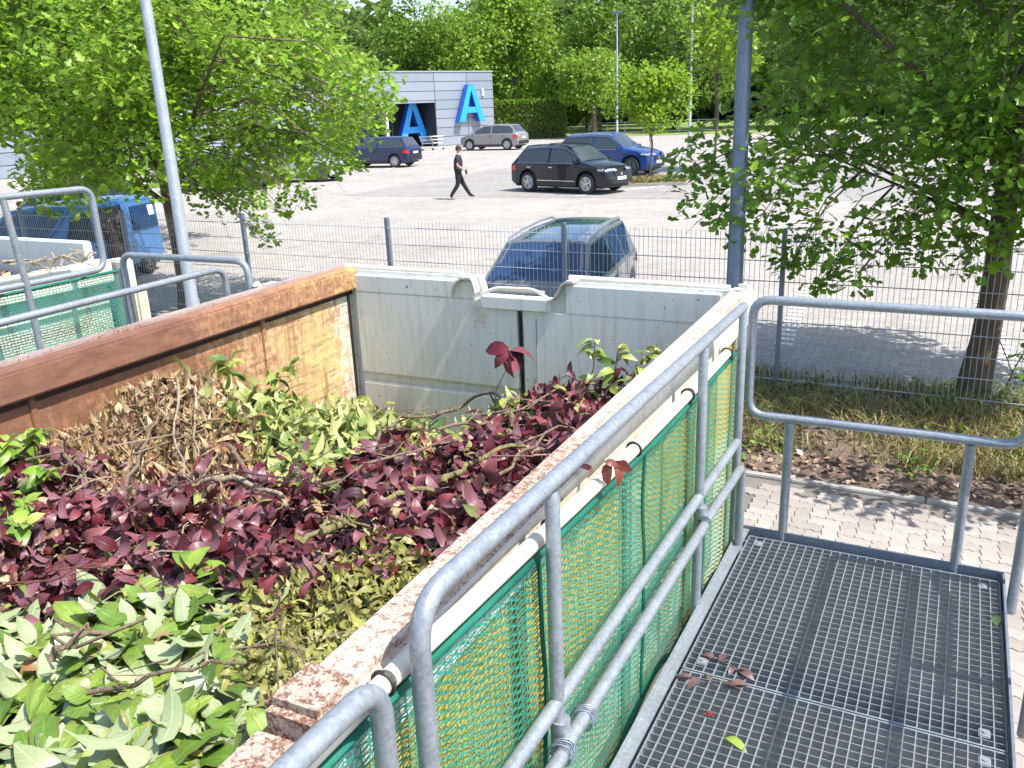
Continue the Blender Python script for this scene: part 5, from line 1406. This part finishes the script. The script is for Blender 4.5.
    def onbody(x, s, z):
        r = ring(x)
        for (ya, za), (yb_, zb_) in zip(r[1:], r[2:]):
            if za <= z <= zb_ or zb_ <= z <= za:
                f = 0 if zb_ == za else (z-za)/(zb_-za); return Vector((x, s*(ya+(yb_-ya)*f), z))
        return Vector((x, s*r[-2][0], z))
    for s in (1, -1):
        hz_ = hood-nose+.06
        vs_ = []
        for x in (x1-.03, x1-.12, x1-.25, x1-.42):
            for dz in (0, .075): p = onbody(x, s, hz_-.02+dz*(1 if x < x1-.05 else .6)+.05*(x1-x)); vs_.append(p+Vector((.012, s*.012, .004)))
        lpart('headlight', MB().add(vs_, [(2*i, 2*i+1, 2*i+3, 2*i+2) for i in range(3)]), 'clear_lamp', t, 50)
        vs_ = []
        for x in (x0+.012, x0+.07, x0+.2, x0+.36):
            for z in (belt-.27+.04*(x-x0), belt-.08): p = onbody(x, s, min(z, ring(x)[5][1])); vs_.append(p+Vector((-.012, s*.012, 0)))
        lpart('taillight', MB().add(vs_, [(2*i, 2*i+1, 2*i+3, 2*i+2) for i in range(3)]), 'red_lamp', t, 50)
        mx = rf+(cowl-rf)*.78; p = sidept(mx, .0, s)
        mir = MB().bbox(p.x-.05, p.x+.05, min(p.y+s*.06, p.y+s*.24), max(p.y+s*.06, p.y+s*.24), p.z+.0, p.z+.14, .03).box(p.x-.03, p.x+.02, min(p.y-s*.03, p.y+s*.08), max(p.y-s*.03, p.y+s*.08), p.z+.01, p.z+.05)
        link('mirror', to_mesh('mirror', mir, B, 40), t)
        for hx in [(ed[0]+ed[1])/2-.12 if len(ed) > 2 else -.3, pillars[-1]+.12]:
            p = onbody(hx, s, belt-.13); lpart('door_handle', MB().bbox(p.x-.09, p.x+.09, p.y-.018, p.y+.018, p.z-.015, p.z+.015, .006), 'chrome' if clad else 'black_plastic', t)
        # door seams and sill
        sm_ = MB()
        for px_ in pillars:
            vs_ = [onbody(px_, s, z)+Vector((0, s*.002, 0)) for z in (sillz+.12, sillz+.3, belt-.2, belt-.03)]
            sm_.tube(vs_, .006, 4)
        fx_ = rf+(cowl-rf)*.85
        sm_.tube([onbody(fx_, s, z)+Vector((0, s*.002, 0)) for z in (sillz+.15, belt-.3, belt-.06)], .006, 4)
        lpart('door_seam', sm_, 'black_plastic', t)
        q = MB(); a = onbody(wr+ra+.03, s, sillz+.07); b = onbody(wf-ra-.03, s, sillz+.07)
        q.obox((a+b)/2+Vector((0, s*.004, 0)), (1, 0, 0), (0, 1, 0), (0, 0, 1), abs(a.x-b.x)/2, .012, .05); lpart('sill_trim', q, 'black_plastic', t)
        if clad:
            q = MB(); q.obox((a+b)/2+Vector((0, s*.01, .13)), (1, 0, 0), (0, 1, 0), (0, 0, 1), abs(a.x-b.x)/2-.05, .008, .012); lpart('side_moulding', q, 'chrome', t)
            wl = MB().tube([sidept(x, .02, s)+Vector((0, s*.008, 0)) for x in np.linspace(ed[0]+.03, ed[-1]-.05, 8)]+[], .012, 4)
            wl.tube([sidept(x, .97, s)+Vector((0, s*.008, 0)) for x in np.linspace(ed[0]+.25, ed[-1]-.25, 8)], .01, 4); lpart('window_trim', wl, 'chrome', t)
        if rails:
            rr2 = MB(); pts_ = []
            for f, h_ in ((0, 0.0), (.05, .045), (.3, .06), (.7, .06), (.95, .045), (1, .0)):
                x = rr+.05+(rf-rr-.02)*f; r = ring(x); pts_.append((x, s*r[6][0]*.93, r[6][1]+.03+h_))
            rr2.tube(pts_, .02, 7); lpart('roof_rail', rr2, rails, t, 60)
    lpart('grille', MB().bbox(x1-.05, x1+.006, -.42, .42, hood-nose-.16, hood-nose-.0, .02), 'black_plastic', t)
    lpart('lower_grille', MB().bbox(x1-.08, x1+.01, -.5, .5, .33, .46, .02), 'black_plastic', t)
    lpart('badge', MB().lathe([(0, .012), (.05, .010), (.055, 0)], (x1-.0, 0, hood-nose-.07), 'x', 14), 'chrome', t)
    lpart('license_plate', MB().box(x1+.004, x1+.022, -.26, .26, .47, .58), 'plate', t)
    lpart('license_plate', MB().box(x0-.022, x0-.004, -.26, .26, belt-.30, belt-.19), 'plate', t)
    lpart('rear_bumper', MB().bbox(x0-.03, x0+.1, -W/2*.8, W/2*.8, .36, .56, .03), 'black_plastic', t, 40)
    return t

# dark suv, heading right in the picture
car('parked_car', 'dark navy black suv with bright window trim in the middle of the lot', 'car', (-12.62, 29.1), -.26, .98, (.003, .005, .011), 4.5, 1.84, 1.65, 1.06, 1.03, 1.12, .5, -1.62, -2.12, 1.36, -1.33, .36, (-.35,), 'alloy', 'glass', 'black_plastic', True)
car('parked_car', 'bright blue suv parked behind the young tree and the dark suv', 'car', (-13.95, 36.3), -.10, 1.03, (.012, .05, .22), 4.6, 1.88, 1.66, 1.08, 1.04, 1.1, .45, -1.6, -2.15, 1.45, -1.4, .37, (-.3,), 'alloy_dark', 'glass', 'chrome', True)
car('parked_car', 'silver hatchback parked along the shop wall', 'car', (-30.95, 57.35), 3.14, 1.13, (.27, .26, .255), 4.3, 1.78, 1.58, 1.02, 1.0, 1.2, .35, -1.6, -2.0, 1.36, -1.36, .33, (-.25,), 'alloy', 'glass')
car('parked_car', 'dark blue estate seen from behind near the shop entrance', 'car', (-29.5, 41.1), 3.23, 1.02, (.02, .028, .085), 4.4, 1.78, 1.6, 1.02, 1.0, 1.2, .4, -1.75, -2.08, 1.36, -1.34, .33, (-.3,), 'alloy', 'glass')
car('parked_car', 'grey people carrier with silver roof rails close behind the mesh fence', 'car', (-4.87, 10.93), R(-80.7), .84, (.17, .175, .185), 4.5, 1.84, 1.62, 1.02, 1.0, 1.75, 1.02, -1.75, -2.1, 1.38, -1.35, .34, (-.85, -.02), 'alloy', 'glass_blue', 'chrome', sunroof=True)
car('parked_car', 'black car half hidden by the lowest leaves of the sunlit oak, nearer one', 'car', (-28.6, 28.3), R(20), 1.0, (.03, .03, .035), 4.3, 1.8, 1.5, 1.0, .96, 1.1, .35, -1.5, -2.0, 1.34, -1.32, .33, (-.3,), 'alloy_dark', 'glass')
car('parked_car', 'silver white car half hidden by the lowest leaves of the sunlit oak, farther one', 'car', (-27.9, 32.3), R(20), 1.0, (.55, .56, .57), 4.3, 1.8, 1.5, 1.0, .96, 1.1, .35, -1.5, -2.0, 1.34, -1.32, .33, (-.3,), 'alloy_dark', 'glass')
car('parked_car', 'dark car roof beyond the blue van at the left edge', 'car', (-21.2, 15.6), R(-70), 1.0, (.05, .04, .05), 4.4, 1.8, 1.55, 1.0, .98, 1.2, .4, -1.5, -2.0, 1.34, -1.32, .33, (-.3,), 'alloy', 'glass')
# blue van with its sliding door open
VX, VY, VR = -15.05, 10.75, R(-72)
van = car('parked_van', 'light blue van with its side door slid open, behind the mesh fence', 'van', (VX, VY), VR, .8, (.06, .2, .46), 4.9, 1.92, 1.96, 1.18, 1.12, 2.05, .95, -2.28, -2.40, 1.62, -1.55, .34, (-.55, .3), 'alloy_dark', 'glass_blue', None, False, .24, None, True, 'right', .70, True, .42)
def vside(x, z, s=1, o=.012): 
    w = .96*(1 if z < 1.12 else 1-.09*(z-1.12)/.8); return (x, s*(w+o), z)
lpart('side_window', MB().add([vside(.50, 1.14), vside(1.45, 1.14), vside(1.02, 1.76), vside(.50, 1.78)], [(0, 1, 2, 3)]), 'glass', van)
lpart('side_window', MB().add([vside(-2.1, 1.16, 1, .05), vside(-1.05, 1.16, 1, .05), vside(-1.05, 1.74, 1, .05), vside(-2.1, 1.74, 1, .05)], [(0, 1, 2, 3)]), 'glass_blue', van)
lpart('door_opening', MB().add([vside(-.72, .42, 1, .014), vside(.24, .42, 1, .014), vside(.24, 1.82, 1, .014), vside(-.72, 1.82, 1, .014)], [(0, 1, 2, 3)]), 'black_plastic', van)
lpart('sliding_door', MB().add([vside(-2.2, .45, 1, .02), vside(-.74, .45, 1, .02), vside(-.74, 1.84, 1, .02), vside(-2.2, 1.84, 1, .02), vside(-2.2, .45, 1, .045), vside(-.74, .45, 1, .045), vside(-.74, 1.84, 1, .045), vside(-2.2, 1.84, 1, .045)], [(0, 1, 2, 3), (4, 5, 6, 7), (0, 1, 5, 4), (1, 2, 6, 5), (2, 3, 7, 6), (3, 0, 4, 7)]), 'glass', van).data.materials[0] = bpy.data.materials['parked_van_paint']
lpart('window_sticker', MB().add([vside(-2.05, 1.45, 1, .055), vside(-1.8, 1.45, 1, .055), vside(-1.8, 1.7, 1, .055), vside(-2.05, 1.7, 1, .055)], [(0, 1, 2, 3)]), 'white', van)
vm = van.matrix_basis.copy()
sack = thing('garden_sack', 'upright brown sack of dry garden waste in the open van door', 'sack', (VX, VY, 0), VR); sack.scale = (.8, .8, .8)
sk = MB()
prof = [(0, .45), (.2, .47), (.25, .6), (.24, .85), (.22, 1.05), (.2, 1.2), (.16, 1.36), (.12, 1.5), (0, 1.55)]
sk.lathe([(r, z) for r, z in prof], (-.2, .86, 0), 'z', 14)
sk.v = [(x+.02*math.sin(z*19+y*8), y+.05*math.sin(z*13), z) for x, y, z in sk.v]
lpart('cloth', sk, 'litter', sack, 60)
n = 420; th_ = rng.uniform(0, 6.28, n); zz = rng.uniform(.5, 1.55, n)
P = np.stack([-.2+.23*np.cos(th_), .86+.23*np.sin(th_), zz], 1)
V, F = scatter([simple_leaf()], P, rotmats(th_, rng.normal(.4, .5, n), rng.normal(0, .6, n)), rng.uniform(.08, .2, n)); link('dry_stalks', np_mesh('dry_stalks', V, F, M['litter']), sack, 'stuff')

# ================================================================== PERSON
def person():
    loc = (-15.48, 26.02, 0); rz = math.atan2(.467, .885)
    t = thing('person', 'person in black clothes and a dark cap walking across the lot, carrying a black bag', 'person', loc, rz)
    # x forward, y left, z up; one skinned skeleton
    J = {'pel': (0, 0, .96, .155, .15), 'bel': (.0, 0, 1.08, .165, .15), 'che': (.01, 0, 1.27, .175, .145), 'sho': (.01, 0, 1.42, .12, .085), 'nek': (.03, 0, 1.51, .055, .055), 'hd0': (.05, 0, 1.585, .07, .08), 'hd1': (.055, 0, 1.665, .078, .092), 'hd2': (.05, 0, 1.725, .055, .065),
         'lh': (-.02, .09, .90, .115, .115), 'lk': (.14, .10, .50, .085, .085), 'la': (.37, .10, .11, .062, .06), 'lf': (.53, .11, .045, .04, .032),
         'rh': (-.02, -.09, .90, .115, .115), 'rk': (-.03, -.10, .50, .085, .085), 'ra': (-.30, -.10, .12, .062, .06), 'rf': (-.22, -.10, .04, .038, .03),
         'ls': (.0, .185, 1.40, .06, .06), 'le': (-.10, .235, 1.14, .042, .042), 'lw': (-.02, .22, .91, .028, .03), 'lp': (.02, .215, .84, .03, .02),
         'rs': (.0, -.185, 1.40, .06, .06), 're': (-.02, -.235, 1.14, .042, .042), 'rw': (.20, -.20, 1.0, .028, .03), 'rp': (.27, -.19, .96, .03, .02)}
    E_ = [('pel', 'bel'), ('bel', 'che'), ('che', 'sho'), ('sho', 'nek'), ('nek', 'hd0'), ('hd0', 'hd1'), ('hd1', 'hd2'), ('pel', 'lh'), ('lh', 'lk'), ('lk', 'la'), ('la', 'lf'), ('pel', 'rh'), ('rh', 'rk'), ('rk', 'ra'), ('ra', 'rf'), ('sho', 'ls'), ('ls', 'le'), ('le', 'lw'), ('lw', 'lp'), ('sho', 'rs'), ('rs', 're'), ('re', 'rw'), ('rw', 'rp')]
    for sd_, w in (('l', 'lp'), ('r', 'rp')):
        bx_, by_, bz_, _, _ = J[w]
        for k in range(4):
            dx = (k-1.5)*.017; ln = (.055, .068, .064, .05)[k]
            f1, f2 = f'{sd_}f{k}a', f'{sd_}f{k}b'
            if sd_ == 'l': J[f1] = (bx_+dx, by_-.005, bz_-.04, .0095, .0095); J[f2] = (bx_+dx+.012, by_-.015, bz_-.04-ln*.7, .008, .008)
            else: J[f1] = (bx_+.04, by_+.0, bz_-.01+dx, .0095, .0095); J[f2] = (bx_+.04+ln*.5, by_+.03, bz_-.02+dx, .008, .008)
            E_ += [(w, f1), (f1, f2)]
        f1 = sd_+'th'; J[f1] = (bx_+(.045 if sd_ == 'l' else .02), by_, bz_+(-.015 if sd_ == 'l' else .045), .0095, .0095); E_.append((w, f1))
    names = list(J); me = bpy.data.meshes.new('body'); me.from_pydata([J[k][:3] for k in names], [(names.index(a), names.index(b)) for a, b in E_], [])
    o = link('body', me, t)
    sm_ = o.modifiers.new('skin', 'SKIN'); sm_.use_smooth_shade = True
    for i, k in enumerate(names):
        me.skin_vertices[0].data[i].radius = J[k][3:5]; me.skin_vertices[0].data[i].use_root = (k == 'pel')
    o.modifiers.new('sub', 'SUBSURF').levels = 1; o.modifiers['sub'].render_levels = 1
    dg = bpy.context.evaluated_depsgraph_get(); dg.update()
    bm_ = bpy.data.meshes.new_from_object(o.evaluated_get(dg))
    o.modifiers.clear(); o.data = bm_; bm_.name = 'body'
    bm_.materials.clear()
    for m_ in ('skin', 'tee', 'pants', 'shoes'): bm_.materials.append(PM[m_])
    for p in bm_.polygons:
        c = p.center; armish = abs(c.y) > .165 and c.z < 1.36
        if c.z < .075: k = 3
        elif c.z < .72 or (c.z < .98 and abs(c.y) < .19 and not (c.x > .17 and c.z > .86)): k = 2
        elif c.z > 1.485: k = 0
        elif armish and (c.z < 1.21): k = 0
        elif c.z < .98: k = 0
        else: k = 1
        p.material_index = k; p.use_smooth = True
    hr = MB().lathe([(0, .10), (.05, .09), (.088, .045), (.1, -.01), (.098, -.05), (.085, -.07)], (.035, 0, 1.69), 'z', 14)
    link('hair', to_mesh('hair', hr, PM['hair'], 60), t)
    link('nose', to_mesh('nose', MB().bbox(.125, .158, -.012, .012, 1.615, 1.655, .006), PM['skin'], 60), t)
    cap = MB().lathe([(0, .105), (.06, .09), (.098, .045), (.106, .01), (.103, .0)], (.04, 0, 1.70), 'z', 16)
    cap.add([(.10, -.075, 1.705), (.21, -.045, 1.69), (.21, .045, 1.69), (.10, .075, 1.705), (.10, -.075, 1.715), (.21, -.045, 1.70), (.21, .045, 1.70), (.10, .075, 1.715)], [(0, 1, 2, 3), (4, 5, 6, 7), (0, 1, 5, 4), (1, 2, 6, 5), (2, 3, 7, 6), (3, 0, 4, 7)])
    tag(link('cap', to_mesh('cap', cap, PM['hair2'], 60), t), '', '') if False else link('cap', to_mesh('cap', cap, PM['hair2'], 60), t)
    for s in (-1, 1): link('ear', to_mesh('ear', MB().bbox(.03, .06, s*.082-.01, s*.082+.01, 1.61, 1.66, .008), PM['skin'], 60), t)
    bag = thing('hand_bag', 'small black bag held in front by the walking person', 'bag', loc, rz)
    lpart('pouch', MB().bbox(.24, .30, -.24, -.02, .83, 1.0, .02), 'black_plastic', bag, 50)
    lpart('strap', MB().tube([(.27, -.2, 1.0), (.27, -.17, 1.05), (.27, -.09, 1.05), (.27, -.06, 1.0)], .008, 5), 'black_plastic', bag, 50)
PM = {'skin': plain('skin', (.5, .3, .22), .5), 'tee': plain('dark_tshirt', (.03, .025, .035), .8), 'pants': plain('black_trousers', (.015, .015, .02), .85), 'shoes': plain('pale_shoes', (.45, .42, .25), .6), 'hair': plain('brown_hair', (.09, .05, .03), .7), 'hair2': plain('dark_cap', (.05, .035, .04), .8)}
person()
GROUPS = {'parked_car': 'cars parked in the lot', 'background_tree': 'trees beyond the lot', 'oak_tree': 'oaks along the mesh fence', 'young_tree': 'young trees in the lot', 'lamp_post': 'lamp posts', 'guard_rail': 'galvanised railings of the platforms', 'branch': 'branches lying in the skip', 'laurel_sprig': 'laurel sprigs in the skip', 'plum_sprig': 'plum sprigs', 'green_shoot': 'green shoots at the left of the skip', 'waste_container': 'steel skips', 'grating_platform': 'steel platforms', 'net_screen': 'green net screens', 'blue_letter': 'blue letters of the shop', 'shopping_cart': 'shopping carts at the entrance', 'fallen_leaf': 'leaves fallen on the grating', 'tie_wire': 'tie wires on the handrail'}
for o in bpy.data.objects:
    g = GROUPS.get(o.name.split('.')[0])
    if g and o.parent is None and 'label' in o: o['group'] = g
print('pavers', npv, 'objects', len(bpy.data.objects), 'tris', sum(sum(len(p.vertices)-2 for p in o.data.polygons) for o in bpy.data.objects if o.type == 'MESH'))
